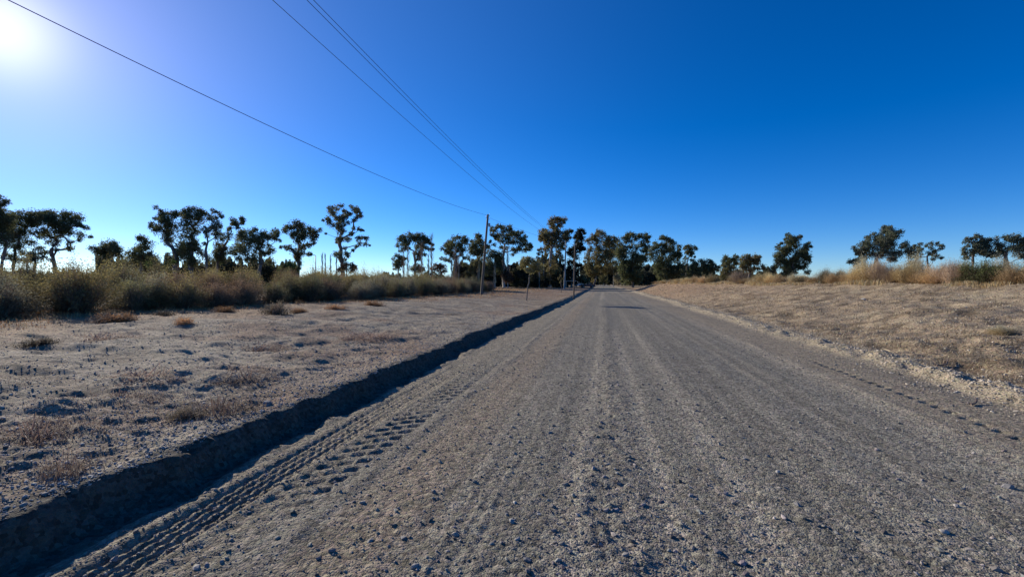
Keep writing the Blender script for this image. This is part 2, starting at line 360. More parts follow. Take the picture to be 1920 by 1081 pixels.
# ------------------------------------------------------------------ dry grass and stubble (nobody could count it)
def blades(name, X, Y, ln, wd, lean, col, label, cat, az=None, curl=0.35):
    n = len(X); Z = height(X, Y, np.hypot(X, Y) * 0.0052) - 0.01
    a = rng.uniform(0, 2 * math.pi, n) if az is None else az
    dx, dy = np.cos(a), np.sin(a); px, py = -dy, dx
    B = np.stack([X, Y, Z], 1); S = np.stack([px, py, 0 * px], 1) * (wd / 2)[:, None]
    up = np.cos(lean); ho = np.sin(lean)
    Mi = B + np.stack([dx * ho * .45, dy * ho * .45, up * .6], 1) * ln[:, None]
    T = B + np.stack([dx * (ho + curl * .4), dy * (ho + curl * .4), up * (1 - curl * .3)], 1) * ln[:, None]
    P = np.stack([B - S, B + S, Mi + S * .8, Mi - S * .8, T], 1).reshape(-1, 3)
    k = (np.arange(n) * 5)[:, None]
    Fc = np.vstack([k + np.array([0, 1, 2]), k + np.array([0, 2, 3]), k + np.array([3, 2, 4])])
    o = mesh(name, P, Fc, M_grass, None, np.repeat(col, 5, 0))
    return tag(o, label, cat, kind='stuff')
def cvar(n, base, var=.25):
    base = np.array(base); return base * (1 + rng.uniform(-var, var, (n, 1))) * (1 + rng.uniform(-.06, .06, (n, 3)))
# embankment stubble
X, Y, r = polar(150000, 5.5, 95, 2, 58)
keep = (X > 5.9) & (X < crest_x(Y) + 2) & (rng.random(len(X)) < 0.35 + 0.65 * sstep(-.3, .5, vn(X * .8, Y * .6, 140) + .4 * vn(X * 3, Y * 3, 141)))
X, Y, r = X[keep], Y[keep], r[keep]; n = len(X)
mixc = rng.random(n)[:, None]
cc = np.where(mixc < .6, cvar(n, (.33, .25, .165)), np.where(mixc < .86, cvar(n, (.50, .42, .28)), cvar(n, (.19, .16, .10))))
blades('dry_grass', X, Y, rng.uniform(.04, .14, n) * (0.8 + .014 * r), 0.0035 + .0008 * r, rng.uniform(.5, 1.45, n), cc,
       'flattened brown stubble covering the right embankment', 'dry grass')
# golden grass along the crest
n = 60000; Y = 6 * (105 / 6.) ** rng.random(n); X = crest_x(Y) + rng.gamma(1.6, 0.75, n) - .4
clump = sstep(-.5, .6, vn(X * .9, Y * .45, 150)); keep = rng.random(n) < clump; X, Y = X[keep], Y[keep]; n = len(X)
hh = (0.22 + .42 * sstep(-.4, .8, vn(X * .4, Y * .3, 151)) ) * rng.uniform(.5, 1.15, n)
mixc = rng.random(n)[:, None]
cc = np.where(mixc < .6, cvar(n, (.50, .38, .20)), np.where(mixc < .85, cvar(n, (.38, .28, .17)), cvar(n, (.44, .41, .28))))
blades('dry_grass', X, Y, hh, .004 + .0005 * np.hypot(X, Y), rng.uniform(.0, .45, n), cc, 'golden standing grass along the crest of the right bank', 'dry grass')
# left: sparse weeds, orange brown fringe before the thicket, brown field farther on
def bush_x(Y): return -16.6 + 2.2 * sstep(12, 24, Y) + 0.8 * sstep(24, 45, Y)
X, Y, r = polar(230000, 3.0, 95, -57, 8)
pat = vn(X * .45, Y * .5, 160) + .5 * vn(X * 1.7, Y * 1.9, 161)
fr = sstep(bush_x(Y) + 3.6, bush_x(Y) + 1.2, X + .8 * vn(Y * .7, 0, 162)) + 0.8 * sstep(20, 34, Y)
keep = (X < -3.9) & (X > -22) & (rng.random(len(X)) < np.clip(0.75 * sstep(.35, .85, pat) + fr * .8 + .03, 0, 1))
X, Y, r, fr = X[keep], Y[keep], r[keep], fr[keep]; n = len(X)
mixc = rng.random(n)[:, None]
cA = np.where(mixc < .7, cvar(n, (.29, .215, .16)), cvar(n, (.40, .34, .26))); cB = np.where(mixc < .65, cvar(n, (.40, .22, .10)), cvar(n, (.46, .34, .18)))
f1 = np.clip(fr, 0, 1)[:, None] * (X < bush_x(Y) + 5)[:, None]
blades('dry_grass', X, Y, rng.uniform(.02, .075, n) * (1 + 1.6 * f1[:, 0]) * (0.8 + .008 * r), 0.003 + .0006 * r, rng.uniform(.2, 1.3, n), cA * (1 - f1) + cB * f1,
       'low brown weeds and dry grass on the rough ground left of the track', 'dry grass')

# ------------------------------------------------------------------ vegetation builders
def rand_dirs(n, g=rng):
    v = g.normal(size=(n, 3)); return v / np.linalg.norm(v, axis=1)[:, None]
def leaf_quads(Cn, a, b, g, droop=0.3):
    n = len(Cn); u = rand_dirs(n, g); u[:, 2] = u[:, 2] - droop; u /= np.linalg.norm(u, axis=1)[:, None]
    v = np.cross(u, rand_dirs(n, g)); v /= np.linalg.norm(v, axis=1)[:, None] + 1e-9
    P = np.stack([Cn - u * a[:, None], Cn + v * b[:, None], Cn + u * a[:, None], Cn - v * b[:, None]], 1).reshape(-1, 3)
    return P, np.arange(n * 4).reshape(-1, 4)
def tubes(paths, sides=6):                            # list of (points, radii) -> one mesh's arrays
    Vs, Fs, off = [], [], 0
    for pts, rad in paths:
        pts = np.array(pts, float); m = len(pts)
        tan = np.gradient(pts, axis=0); tan /= np.linalg.norm(tan, axis=1)[:, None] + 1e-9
        ref = np.where(np.abs(tan[:, 2:3]) > .9, np.array([[1., 0, 0]]), np.array([[0, 0, 1.]]))
        u = np.cross(tan, ref); u /= np.linalg.norm(u, axis=1)[:, None] + 1e-9; v = np.cross(tan, u)
        an = np.arange(sides) * 2 * math.pi / sides
        ring = pts[:, None] + (u[:, None] * np.cos(an)[None, :, None] + v[:, None] * np.sin(an)[None, :, None]) * np.array(rad)[:, None, None]
        Vs.append(ring.reshape(-1, 3))
        i, j = np.meshgrid(np.arange(m - 1), np.arange(sides), indexing='ij'); j2 = (j + 1) % sides
        Fs.append(np.stack([i * sides + j, i * sides + j2, (i + 1) * sides + j2, (i + 1) * sides + j], -1).reshape(-1, 4) + off)
        if sides == 4: pass
        for cap in (0, m - 1):
            for q in range(1, sides - 1, 2):
                Fs.append(np.array([[cap * sides, cap * sides + q, cap * sides + q + 1, cap * sides + min(q + 2, sides - 1)]]) + off) if q + 2 <= sides - 1 else None
        off += m * sides
    return np.vstack(Vs), np.vstack(Fs)
def bend(p, q, g, k=0.12, n=4):
    p = np.array(p); q = np.array(q); L = np.linalg.norm(q - p); t = np.linspace(0, 1, n)[:, None]
    off = g.normal(size=3) * L * k; off[2] = abs(off[2]) * .4 - L * .06
    return p + (q - p) * t + off * np.sin(t * math.pi)

GREEN = ((0.105, 0.120, 0.055), (0.155, 0.145, 0.068), (0.080, 0.095, 0.048))
OLIVE = ((0.14, 0.13, 0.055), (0.18, 0.155, 0.07), (0.10, 0.10, 0.05))
RUST = ((0.20, 0.11, 0.06), (0.14, 0.09, 0.05), (0.24, 0.15, 0.08))
GREY = ((0.12, 0.14, 0.09), (0.17, 0.17, 0.11), (0.09, 0.11, 0.07))
BROWN = ((0.18, 0.155, 0.065), (0.23, 0.165, 0.07), (0.12, 0.13, 0.055))
def tree(name, label, crop, blobs, base, D, cat='tree', group=None, pal=GREEN, leaf=None, dens=1.0, trunk_r=0.28, way=(), bark=None, deep=0.55, gap=0.62, seed=0, drop=0.25, fill=0.9):
    """crop=(x0,y0,scale): the sketch units of this tree; every blob is a foliage mass with its own depth."""
    g = np.random.default_rng(seed + int(abs(crop[0]) * 7 + len(blobs) * 13 + base[0]))
    x0, y0, s = crop; conv = lambda x, y: (x0 + x / s, y0 + y / s)
    bx, by = conv(*base); b0 = pt(bx, 0, D); bz = gz(b0[0], b0[1]) - 0.15
    root = np.array([b0[0], b0[1], bz]); t = empty(name, tuple(root), label, cat, group)
    pts, rads = [], []
    xs = [b[0] for b in blobs]; half = (max(xs) - min(xs)) / 2 / s / F * D + .5; mid = (max(xs) + min(xs)) / 2
    for (x, y, r) in blobs:
        px, py = conv(x, y); u = abs(x - mid) / s / F * D / half
        dj = float(np.clip(g.normal() * .55, -1, 1)) * half * deep * math.sqrt(max(.1, 1 - u * u))
        p = pt(px, py, D) + FWD * dj; pts.append(p - root); rads.append(r / s / F * D * g.uniform(.85, 1.2))
    n0 = len(pts); ex = []
    for i in range(n0):
        for j in range(i + 1, n0):
            d2 = math.hypot((pts[i] - pts[j]) @ RIGHT, pts[i][2] - pts[j][2]); m_ = (rads[i] + rads[j]) / 2
            if m_ * .5 < d2 < m_ * 2.3 and g.random() < .42: ex.append(((pts[i] + pts[j]) / 2 + FWD * g.normal() * m_, m_ * g.uniform(.6, .95)))
    g.shuffle(ex)
    for p, q in ex[:int(n0 * 1.1 * fill)]: pts.append(np.array(p)); rads.append(q)
    # limbs
    nodes = [np.zeros(3)]; par = [-1]
    wp = [pt(*conv(*q), D) - root for q in way]
    if not wp:
        low = min(p[2] for p in pts); top = np.mean(pts, 0); wp = [np.array([top[0] * .12, top[1] * .12, max(.8, low * .75)]), np.array([top[0] * .5, top[1] * .5, (low + top[2]) * .5])]
    for q in wp: nodes.append(q); par.append(len(nodes) - 2)
    order = sorted(range(len(pts)), key=lambda i: np.linalg.norm(pts[i] - nodes[-1]))
    for i in order:
        p = pts[i]; best, bi = 1e9, 1
        for k in range(1, len(nodes)):
            d = np.linalg.norm(p - nodes[k]) + 1.2 * max(0, nodes[k][2] - p[2] + .3)
            if d < best: best, bi = d, k
        nodes.append(p); par.append(bi)
    cnt = [1] * len(nodes)
    for k in range(len(nodes) - 1, 0, -1): cnt[par[k]] += cnt[k]
    paths = []
    for k in range(1, len(nodes)):
        r1 = trunk_r * math.sqrt(cnt[k] / cnt[0]); r0 = r1 * 1.25 if par[k] else trunk_r * 1.25
        P = bend(nodes[par[k]], nodes[k], g, 0.06 if k <= len(wp) else .13, 5)
        kk = .62 if k > len(wp) else .8; paths.append((P, np.linspace(min(r0, trunk_r * 1.25) * kk, max(r1 * .75 * kk, .02), 5)))
    for i, p in enumerate(pts):                        # twigs reaching through each mass
        for q in range(5):
            e = p + rand_dirs(1, g)[0] * rads[i] * .85; paths.append((bend(p, e, g, .1, 3), [.035, .025, .012]))
    V, Fq = tubes(paths, 6); mesh('trunk', V, Fq, bark or M_bark, t, None, True)
    # foliage: clumps near the surface of each mass, leaves in each clump
    L = leaf or min(.32, max(.07, .0020 * D))
    Cs, cols = [], []
    for i, p in enumerate(pts):
        R_ = rads[i]; nc = 12
        cc = rand_dirs(nc, g) * (R_ * (0.35 + .6 * g.random(nc)))[:, None]; cc[:, 2] *= .8
        nl = int(np.clip(dens * 8.5 * R_ * R_ / (L * L), 60, 1800) / nc) + 2
        for c in cc:
            if g.random() < 0.10: continue
            o = g.normal(size=(nl, 3)) * R_ * gap * .42; o[:, 2] = o[:, 2] * .75 - np.abs(g.normal(size=nl)) * R_ * .08
            Cs.append(p + c + o); sh = g.random()
            base_c = np.array(pal[0 if sh < .5 else 1 if sh < .8 else 2]) * g.uniform(.75, 1.3)
            cols.append(np.tile(base_c, (nl, 1)) * (1 + g.uniform(-.25, .25, (nl, 1))))
        ns = int(.34 * nl * nc) + 3; Cs.append(p + rand_dirs(ns, g) * (R_ * (.5 + .75 * g.random(ns)))[:, None]); cols.append(np.tile(np.array(pal[0]), (ns, 1)) * g.uniform(.7, 1.4, (ns, 1)))
    Cs = np.vstack(Cs); cols = np.vstack(cols); n = len(Cs)
    Cs[:, 2] = np.maximum(Cs[:, 2], .1)
    P, Q = leaf_quads(Cs, L * g.uniform(.55, 1.25, n), L * g.uniform(.25, .5, n), g, drop)
    mesh('crown', P, Q, M_leaf, t, np.repeat(cols, 4, 0))
    return t

def shrub_mesh(seed, w, h, n_st, col_tip, col_low, leafn=18, leafsz=.035, up=.5, wood=(.16, .12, .09), name='shrub', stemw=.012):
    """one dome-shaped twiggy shrub: stems fan from the root and branch, leaflets sit along their outer half"""
    g = np.random.default_rng(seed); Vs, Fs, Cs, off = [], [], [], 0
    lob = g.uniform(0, 2 * math.pi, 3)
    for i in range(n_st):
        a = g.uniform(0, 2 * math.pi); e = math.acos(g.uniform(0.02, 1) ** up)
        env = (1 + .16 * math.sin(3 * a + lob[0]) + .12 * math.sin(5 * e + 2 * a + lob[1])) * g.uniform(.78, 1.0)
        tip = np.array([math.cos(a) * math.sin(e) * w / 2, math.sin(a) * math.sin(e) * w / 2, max(.12, math.cos(e) * .92 + .06) * h]) * env
        root = np.array([tip[0], tip[1], 0]) * .16 + g.normal(size=3) * [.06, .06, 0]
        mid = root + (tip - root) * .55 + np.array([0, 0, .10 * h]) + g.normal(size=3) * .05
        sd = np.array([-math.sin(a), math.cos(a), 0]) * stemw
        P = np.array([root - sd, root + sd, mid + sd * .7, mid - sd * .7, tip])
        Vs.append(P); Fs += [(off, off + 1, off + 2, off + 3), (off + 3, off + 2, off + 4, off + 4)]; off += 5
        Cs.append(np.tile(wood, (5, 1)) * g.uniform(.7, 1.5))
        for q in range(3):
            st = root + (tip - root) * g.uniform(.4, .8); en = st + (tip - root) * .22 + g.normal(size=3) * .13 * h * .6
            Vs.append(np.array([st - sd * .5, st + sd * .5, en])); Fs.append((off, off + 1, off + 2, off + 2)); off += 3
            Cs.append(np.tile(wood, (3, 1)) * g.uniform(.8, 1.6))
        t = (.36 + .66 * g.random(leafn) ** .8)[:, None]
        pc = root + (tip - root) * t + np.array([0, 0, .12 * h]) * np.sin(t * 3) * .6 + g.normal(size=(leafn, 3)) * .06 * (h ** .5)
        pc[:, 2] = np.maximum(pc[:, 2], .03)
        LP, _ = leaf_quads(pc, leafsz * g.uniform(.5, 1.5, leafn), leafsz * g.uniform(.2, .5, leafn), g, -.3)
        Vs.append(LP); Fs += [tuple(off + 4 * k + m for m in range(4)) for k in range(leafn)]; off += 4 * leafn
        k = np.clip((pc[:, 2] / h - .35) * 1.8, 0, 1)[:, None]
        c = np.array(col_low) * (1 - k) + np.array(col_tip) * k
        Cs.append(np.repeat(c * g.uniform(.7, 1.3) * (1 + g.uniform(-.2, .2, (leafn, 1))), 4, 0))
    V = np.vstack(Vs); col = np.vstack(Cs)
    me = bpy.data.meshes.new(name); me.from_pydata(V.tolist(), [], [f if f[2] != f[3] else f[:3] for f in Fs])
    ca = me.color_attributes.new('col', 'FLOAT_COLOR', 'POINT'); c4 = np.ones((len(V), 4), np.float32); c4[:, :3] = col; ca.data.foreach_set('color', c4.ravel())
    me.materials.append(M_shrub); return me
def place(me, name, x, y, sc3, label, cat, group=None, z=None, rz=None):
    o = bpy.data.objects.new(name, me); C.objects.link(o)
    o.location = (x, y, (gz(x, y) if z is None else z) - .06); o.scale = sc3
    o.rotation_euler = (0, 0, random.uniform(0, 6.28) if rz is None else rz)
    return tag(o, label, cat, group)
random.seed(5)
ORD = 'first second third fourth fifth sixth seventh eighth ninth tenth eleventh twelfth thirteenth fourteenth fifteenth sixteenth seventeenth eighteenth nineteenth twentieth'.split()
def ordinal(i):
    if i < 20: return ORD[i]
    return ('twenty ' if i < 29 else 'thirty ' if i < 39 else 'forty ') + ORD[(i + 1) % 10 - 1] if (i + 1) % 10 else {29: 'thirtieth', 39: 'fortieth'}[i]
def px_of(o):
    p = np.array(o.location); d = p @ FWD; return 960 + F * (p @ RIGHT) / d if d > .5 else -9999

# ------------------------------------------------------------------ the thicket on the left
kinds = [
 ('yellow tipped olive scrub bush in the long thicket left of the track', shrub_mesh(1, 2.6, 1.9, 300, (.38, .305, .11), (.20, .155, .07), 30, .034)),
 ('yellow tipped olive scrub bush in the long thicket left of the track', shrub_mesh(2, 2.4, 1.8, 300, (.32, .275, .11), (.18, .145, .07), 30, .034)),
 ('brown twiggy scrub bush in the long thicket left of the track', shrub_mesh(3, 2.5, 1.8, 330, (.32, .205, .115), (.23, .155, .09), 26, .032)),
 ('grey green rounded scrub bush in the long thicket left of the track', shrub_mesh(4, 2.5, 1.7, 320, (.27, .25, .15), (.17, .15, .095), 30, .032)),
 ('dark green scrub bush in the long thicket left of the track', shrub_mesh(5, 2.5, 1.9, 300, (.20, .19, .08), (.12, .11, .055), 28, .036)),
]
grp = {0: 'yellow tipped bushes of the thicket', 1: 'yellow tipped bushes of the thicket', 2: 'brown bushes of the thicket', 3: 'grey green bushes of the thicket', 4: 'dark green bushes of the thicket'}
for row, (dx, y0, y1, step, hs_, pick) in enumerate([(-.9, 4, 56, 1.5, .84, (3, 3, 2, 4, 0, 2)), (-2.7, 3, 60, 1.6, .98, (0, 1, 2, 3, 4)), (-4.8, 3, 62, 1.8, 1.08, (0, 1, 0, 2)), (-7.4, 4, 66, 2.3, 1.16, (0, 1, 2, 0)), (-11, 6, 70, 3.0, 1.25, (0, 1, 2, 4))]):
    y = y0; made = []
    while y < y1:
        k = random.choice(pick); s_ = random.uniform(.82, 1.12)
        x = float(bush_x(y)) + dx + random.uniform(-.7, .7)
        made.append((place(kinds[k][1], 'scrub_bush', x, y, (s_ * random.uniform(.9, 1.2), s_, s_ * hs_ * random.uniform(.85, 1.08)), kinds[k][0], 'bush', grp[k]), k))
        y += step * random.uniform(.75, 1.2) * (1 + y * .006)
    seen = [(o, k) for o, k in made if px_of(o) > -40]
    for o, k in made:
        if px_of(o) <= -140: bpy.data.objects.remove(o)
    if row < 3:
        for i, (o, k) in enumerate(sorted(seen, key=lambda q: px_of(q[0]))):
            o['label'] = '%s scrub bush, %s from the left in the %s thicket row' % (('yellow tipped olive', 'yellow tipped olive', 'brown twiggy', 'grey green rounded', 'dark green')[k], ordinal(i), ('front', 'second', 'third')[row])
# low single weeds in front of the thicket and on the rough ground
wdk = shrub_mesh(21, .9, .36, 130, (.20, .17, .11), (.11, .09, .06), 14, .02, .8, name='weed')
wor = shrub_mesh(22, .9, .30, 150, (.42, .24, .11), (.30, .17, .09), 10, .022, .9, (.35, .2, .1), name='weed')
wbr = shrub_mesh(23, 1.25, .085, 190, (.29, .225, .17), (.24, .18, .14), 7, .014, 1.0, (.25, .17, .13), name='weed', stemw=.005)
def spot(px, py, z0=.45):
    z = z0
    for _ in range(6):
        D = (EYE - z) * F / (py - HY); p = pt(px, py, D); z = gz(p[0], p[1])
    return p[0], p[1], D
for (px, py, m, sx, sz, lb) in [
 (517, 590, wdk, 1.15, 1.5, 'round dark grey tumbleweed bush alone before the thicket'),
 (345, 608, wor, .7, .9, 'small orange brown tuft standing on open ground before the thicket'),
 (217, 601, wor, 1.5, 1.0, 'wide orange brown tuft at the foot of the thicket'),
 (305, 592, wdk, .9, .7, 'low dark brown weed between the orange tufts and the thicket'),
 (422, 585, wor, 1.1, 1.0, 'rounded golden brown tuft right of the small lone orange tuft'),
 (560, 586, wor, .9, .7, 'low rusty tuft just right of the round dark tumbleweed bush'),
 (628, 580, wor, 1.2, .9, 'rusty tuft farther right along the thicket foot'),
 (700, 571, wor, 1.3, 1.0, 'rusty tuft near the right half of the thicket foot'),
 (180, 634, wbr, 1.6, 1.4, 'wide greyish brown weed patch on the left ground below the orange tufts'),
 (70, 648, wdk, .8, .6, 'small dark green weed at the left side of the rough ground'),
 (455, 708, wbr, 1.0, 1.6, 'dark brown weed patch in the middle of the rough ground'),
 (480, 652, wbr, 1.4, 1.3, 'flat reddish weed patch beyond the dark brown one'),
 (685, 632, wbr, 1.8, 1.6, 'reddish brown weed patch farthest along the rough ground'),
 (410, 778, wbr, .85, 1.9, 'larger red brown twiggy weed near the edge of the cut bank'),
 (345, 786, wdk, .42, .6, 'dark olive weed beside the larger red brown one near the bank'),
 (222, 752, wbr, .8, 1.3, 'brown weed with dark base on the near left ground'),
 (60, 815, wbr, .9, 1.5, 'pinkish dry weed close to the left side of the ground'),
 (110, 890, wbr, .45, 1.6, 'straw coloured weed above the cut bank, nearest of all'),
 (280, 705, wbr, 1.3, 1.4, 'pale mauve weed patch left of the dark brown patch'),
]:
    x, y, D = spot(px, py); place(m, 'weed', x, y, (sx, sx, sz), lb, 'weed')

# ------------------------------------------------------------------ bushes on the right crest
gold = shrub_mesh(31, 1.6, 1.0, 420, (.54, .45, .22), (.42, .30, .14), 12, .022, .42, (.44, .33, .18), stemw=.007)
gold2 = shrub_mesh(32, 1.5, .9, 420, (.52, .39, .20), (.42, .28, .14), 12, .022, .42, (.45, .32, .18), stemw=.007)
pinkm = shrub_mesh(33, 1.6, 1.15, 460, (.40, .32, .23), (.35, .25, .17), 10, .018, .42, (.37, .28, .20), stemw=.007)
sage = shrub_mesh(34, 1.6, 1.15, 380, (.48, .46, .32), (.40, .30, .16), 14, .024, .42, (.40, .33, .2), stemw=.007)
dgr = shrub_mesh(35, 1.8, 1.1, 360, (.14, .16, .05), (.085, .09, .035), 26, .032, .5)
def crest_spot(px, dx):
    lo, hi = 5.0, 120.0; k = (px - 960) / F * CY - SY
    for _ in range(50):
        D = (lo + hi) / 2; X_ = k * D; Y_ = (px - 960) / F * SY * D + CY * D
        if X_ > float(crest_x(Y_)) + dx: hi = D
        else: lo = D
    return X_, Y_
GL = {'g': ('golden dry bush on the crest of the right bank', 'golden bushes on the crest', gold), 'h': ('orange tinted dry bush on the crest of the right bank', 'orange tinted bushes on the crest', gold2),
      'p': ('pinkish brown twiggy bush on the crest of the right bank', 'pinkish brown bushes on the crest', pinkm), 's': ('pale sage topped bush on the crest of the right bank', 'sage topped bushes on the crest', sage)}
for (px, dx, k, s_, h_) in [(1955, .6, 'h', 1.1, .95), (1925, 1.4, 'g', 1.1, .9), (1898, .6, 'h', .9, .9), (1880, 2.0, 's', .9, 1.0), (1805, .9, 's', 1.0, 1.0), (1790, .5, 'p', 1.0, .95), (1768, .7, 'p', .95, 1.0), (1748, 1.8, 'h', .9, 1.0),
    (1750, .5, 'h', .9, .8), (1728, .6, 'h', 1.0, .95), (1712, 1.6, 's', 1.15, 1.15), (1700, .5, 'g', 1.0, .9), (1685, .9, 'h', .9, .85), (1668, .6, 'p', .8, .85), (1650, .7, 'p', 1.1, 1.15),
    (1632, .6, 'g', 1.2, 1.15), (1622, 1.8, 's', 1.2, 1.3), (1608, .5, 'g', 1.1, .95), (1590, .8, 'h', 1.0, .8), (1572, 1.6, 's', 1.0, .9), (1562, .5, 'h', .9, .75), (1545, .8, 's', 1.0, .75),
    (1525, .6, 'h', .95, .65), (1505, 1.0, 'g', 1.1, .7), (1490, .5, 's', .9, .6), (1462, .7, 'h', 1.1, .75), (1448, .7, 'g', 1.2, .85), (1432, .5, 'g', 1.2, .85), (1418, .8, 'g', 1.2, .8), (1398, .5, 'h', 1.2, .6),
    (1385, .4, 'p', 1.5, 1.05), (1375, .5, 'g', 1.2, .8), (1335, .5, 'g', 1.5, .95), (1320, .5, 'h', 1.6, 1.0), (1305, .6, 'h', 1.7, 1.05), (1290, .4, 'g', 1.6, .85), (1275, .4, 'g', 1.8, .8), (1262, .3, 'h', 1.8, .7), (1248, .3, 'g', 2.0, .7), (1236, .3, 'h', 2.0, .6)]:
    x, y = crest_spot(px, dx); lb, gr, me = GL[k]
    place(me, 'dry_bush', x, y, (s_ * random.uniform(.95, 1.15), s_, h_ * random.uniform(.98, 1.2)), lb, 'bush', gr)
for k in GL:
    for i, o in enumerate(sorted([o for o in C.objects if o.get('label') == GL[k][0]], key=lambda o: -px_of(o))):
        o['label'] = GL[k][0].replace('the crest of the right bank', 'the right crest') + ', ' + ordinal(i) + ' of its colour from the right'
x, y = crest_spot(1838, .7); place(dgr, 'green_bush', x, y, (1.0, 1.0, .95), 'dark green rounded bush, the only green one on the right crest', 'bush')
x, y = spot(1880, 655, .8)[:2]
place(sage, 'straw_tuft', x, y, (.6, .45, .22), 'yellow straw tuft lying low on the right embankment near the frame side', 'weed')

# ------------------------------------------------------------------ trees (sketched masses, each at its own distance)
c1 = (0, 330, 3.603); c2 = (240, 360, 4.158); c3 = (560, 360, 4.913); c4 = (800, 380, 5.404); c5 = (980, 390, 6.004); c6 = (1180, 400, 6.007); c7 = (1420, 400, 3.84)
T = tree
T('eucalyptus_tree', 'tall eucalyptus leaning in at the far left with open crown', c1, [(20,150,32),(70,180,22),(10,200,30),(20,235,36),(0,290,60),(45,300,45),(-60,260,70),(-70,360,80),(20,390,55),(60,440,40),(0,470,50)], (8,620), 62, way=[(20,560),(50,450)], seed=1)
T('eucalyptus_tree', 'dense dark eucalyptus second from the left behind the thicket', c1, [(85,260,34),(130,262,40),(180,275,45),(95,320,50),(150,340,50),(205,310,38),(100,390,45),(150,410,48),(95,460,48),(140,480,40),(90,540,42),(130,560,35),(60,380,34)], (84,620), 70, seed=2)
T('eucalyptus_tree', 'broad umbrella shaped eucalyptus with forked trunk at the left', c1, [(265,265,34),(310,255,38),(355,262,42),(410,262,40),(455,265,38),(490,290,34),(520,325,30),(565,335,26),(585,350,16),(550,395,30),(580,405,16),(390,320,46),(320,315,42),(450,330,40),(255,310,36),(485,370,34),(420,390,40),(360,380,34),(300,395,30),(245,400,26),(275,440,26),(340,430,30),(410,480,26),(400,520,14),(500,450,26),(530,430,22),(495,490,18),(320,460,24)], (357,622), 72, way=[(358,540),(365,470)], seed=3, trunk_r=.42)
T('eucalyptus_tree', 'low rounded tree under the umbrella shaped eucalyptus', c1, [(240,495,30),(270,515,30),(205,525,34),(310,545,24),(240,560,36),(190,570,30),(330,565,18)], (235,622), 80, pal=GREY, seed=4)
T('small_tree', 'small round tree standing alone between the two left clusters', c1, [(735,455,36),(775,465,36),(700,485,36),(740,505,42),(800,490,34),(655,490,24),(650,515,16),(690,525,30),(720,555,28),(775,530,32),(740,590,16),(815,515,22)], (768,628), 70, seed=5, trunk_r=.2)
T('eucalyptus_tree', 'uneven lower tree joining the left side of the big dark cluster', c1, [(895,480,34),(870,520,34),(860,560,34),(955,425,30),(985,420,26),(965,470,38),(1005,490,34),(920,530,40),(985,550,40),(900,590,34),(960,595,34),(1040,560,40),(840,590,28)], (950,628), 78, seed=6)
T('eucalyptus_tree', 'tall tree on the left of the big dark cluster with ragged top', c2, [(240,125,20),(235,155,28),(230,190,30),(300,165,30),(345,160,30),(380,170,26),(185,200,20),(150,238,20),(155,268,20),(270,215,38),(215,260,34),(330,220,44),(300,280,46),(370,260,44),(350,320,52),(290,350,44),(410,350,44),(250,395,32),(380,410,50),(340,470,36),(420,490,44),(370,540,36),(440,560,34),(250,290,26)], (372,612), 76, seed=7, trunk_r=.45)
T('eucalyptus_tree', 'tall domed eucalyptus in the middle of the big dark cluster', c2, [(490,145,34),(450,175,38),(540,145,36),(585,155,34),(610,185,34),(640,210,30),(520,195,42),(470,235,44),(575,225,38),(530,270,42),(440,300,46),(500,340,46),(470,400,46),(520,430,46),(440,450,46),(500,500,46),(545,540,44),(480,560,42),(560,490,32)], (490,614), 74, seed=8, trunk_r=.45)
T('eucalyptus_tree', 'slender eucalyptus with twin bare stems right of the domed one', c2, [(680,150,24),(712,165,22),(740,195,16),(692,200,26),(665,235,34),(640,265,30),(685,280,32),(690,325,28),(640,320,24),(595,285,28),(615,345,26),(670,350,20),(560,440,16),(590,400,16)], (608,614), 72, way=[(612,500),(625,390)], seed=9, pal=GREY, trunk_r=.24)
T('eucalyptus_tree', 'thin topped eucalyptus with an open tufted crown in the left cluster', c2, [(865,195,20),(900,215,18),(885,235,16),(815,215,22),(795,245,20),(845,245,22),(770,240,14),(815,285,24),(865,280,16),(765,290,18),(800,340,32),(770,370,32),(840,365,30),(700,425,36),(740,410,30),(760,455,40),(720,480,40),(690,520,34),(745,530,36),(670,470,28)], (690,606), 78, way=[(700,540),(750,420),(790,350)], seed=10, trunk_r=.28)
T('eucalyptus_tree', 'wide dark eucalyptus at the right end of the big cluster', c2, [(995,290,26),(960,310,34),(1020,320,38),(1060,330,36),(1095,290,26),(1125,320,30),(1160,350,26),(1190,375,18),(1110,360,26),(905,325,34),(890,365,34),(950,370,50),(1020,385,48),(1080,380,34),(850,430,44),(900,440,46),(965,450,46),(1030,445,40),(1075,450,34),(820,475,30),(870,520,30),(930,530,36),(990,530,34),(1090,490,30),(1060,540,34),(1110,480,16)], (1038,614), 72, way=[(1036,560),(1030,480)], seed=11, trunk_r=.4)
T('eucalyptus_tree', 'dark eucalyptus with horizontal side tufts right of the cluster', c2, [(1330,235,24),(1295,260,34),(1360,262,34),(1230,285,24),(1250,305,26),(1210,300,14),(1395,285,34),(1440,300,26),(1480,290,18),(1470,325,22),(1330,310,46),(1380,340,36),(1430,345,30),(1280,335,24),(1340,370,34),(1265,425,24),(1240,440,18),(1200,430,12),(1305,455,34),(1360,420,36),(1410,410,32),(1445,400,18),(1380,470,34),(1335,500,30),(1430,488,14),(1300,510,22),(1340,555,24),(1330,590,22)], (1335,622), 74, way=[(1335,560),(1335,440)], seed=12, trunk_r=.4)
T('small_tree', 'bright green low tree at the foot of the side tufted eucalyptus', c2, [(1250,560,40),(1210,575,34),(1285,575,34),(1240,600,40),(1290,610,30),(1195,610,24)], (1250,632), 70, pal=((.09,.13,.04),(.12,.15,.05),(.06,.09,.03)), seed=13, trunk_r=.12)
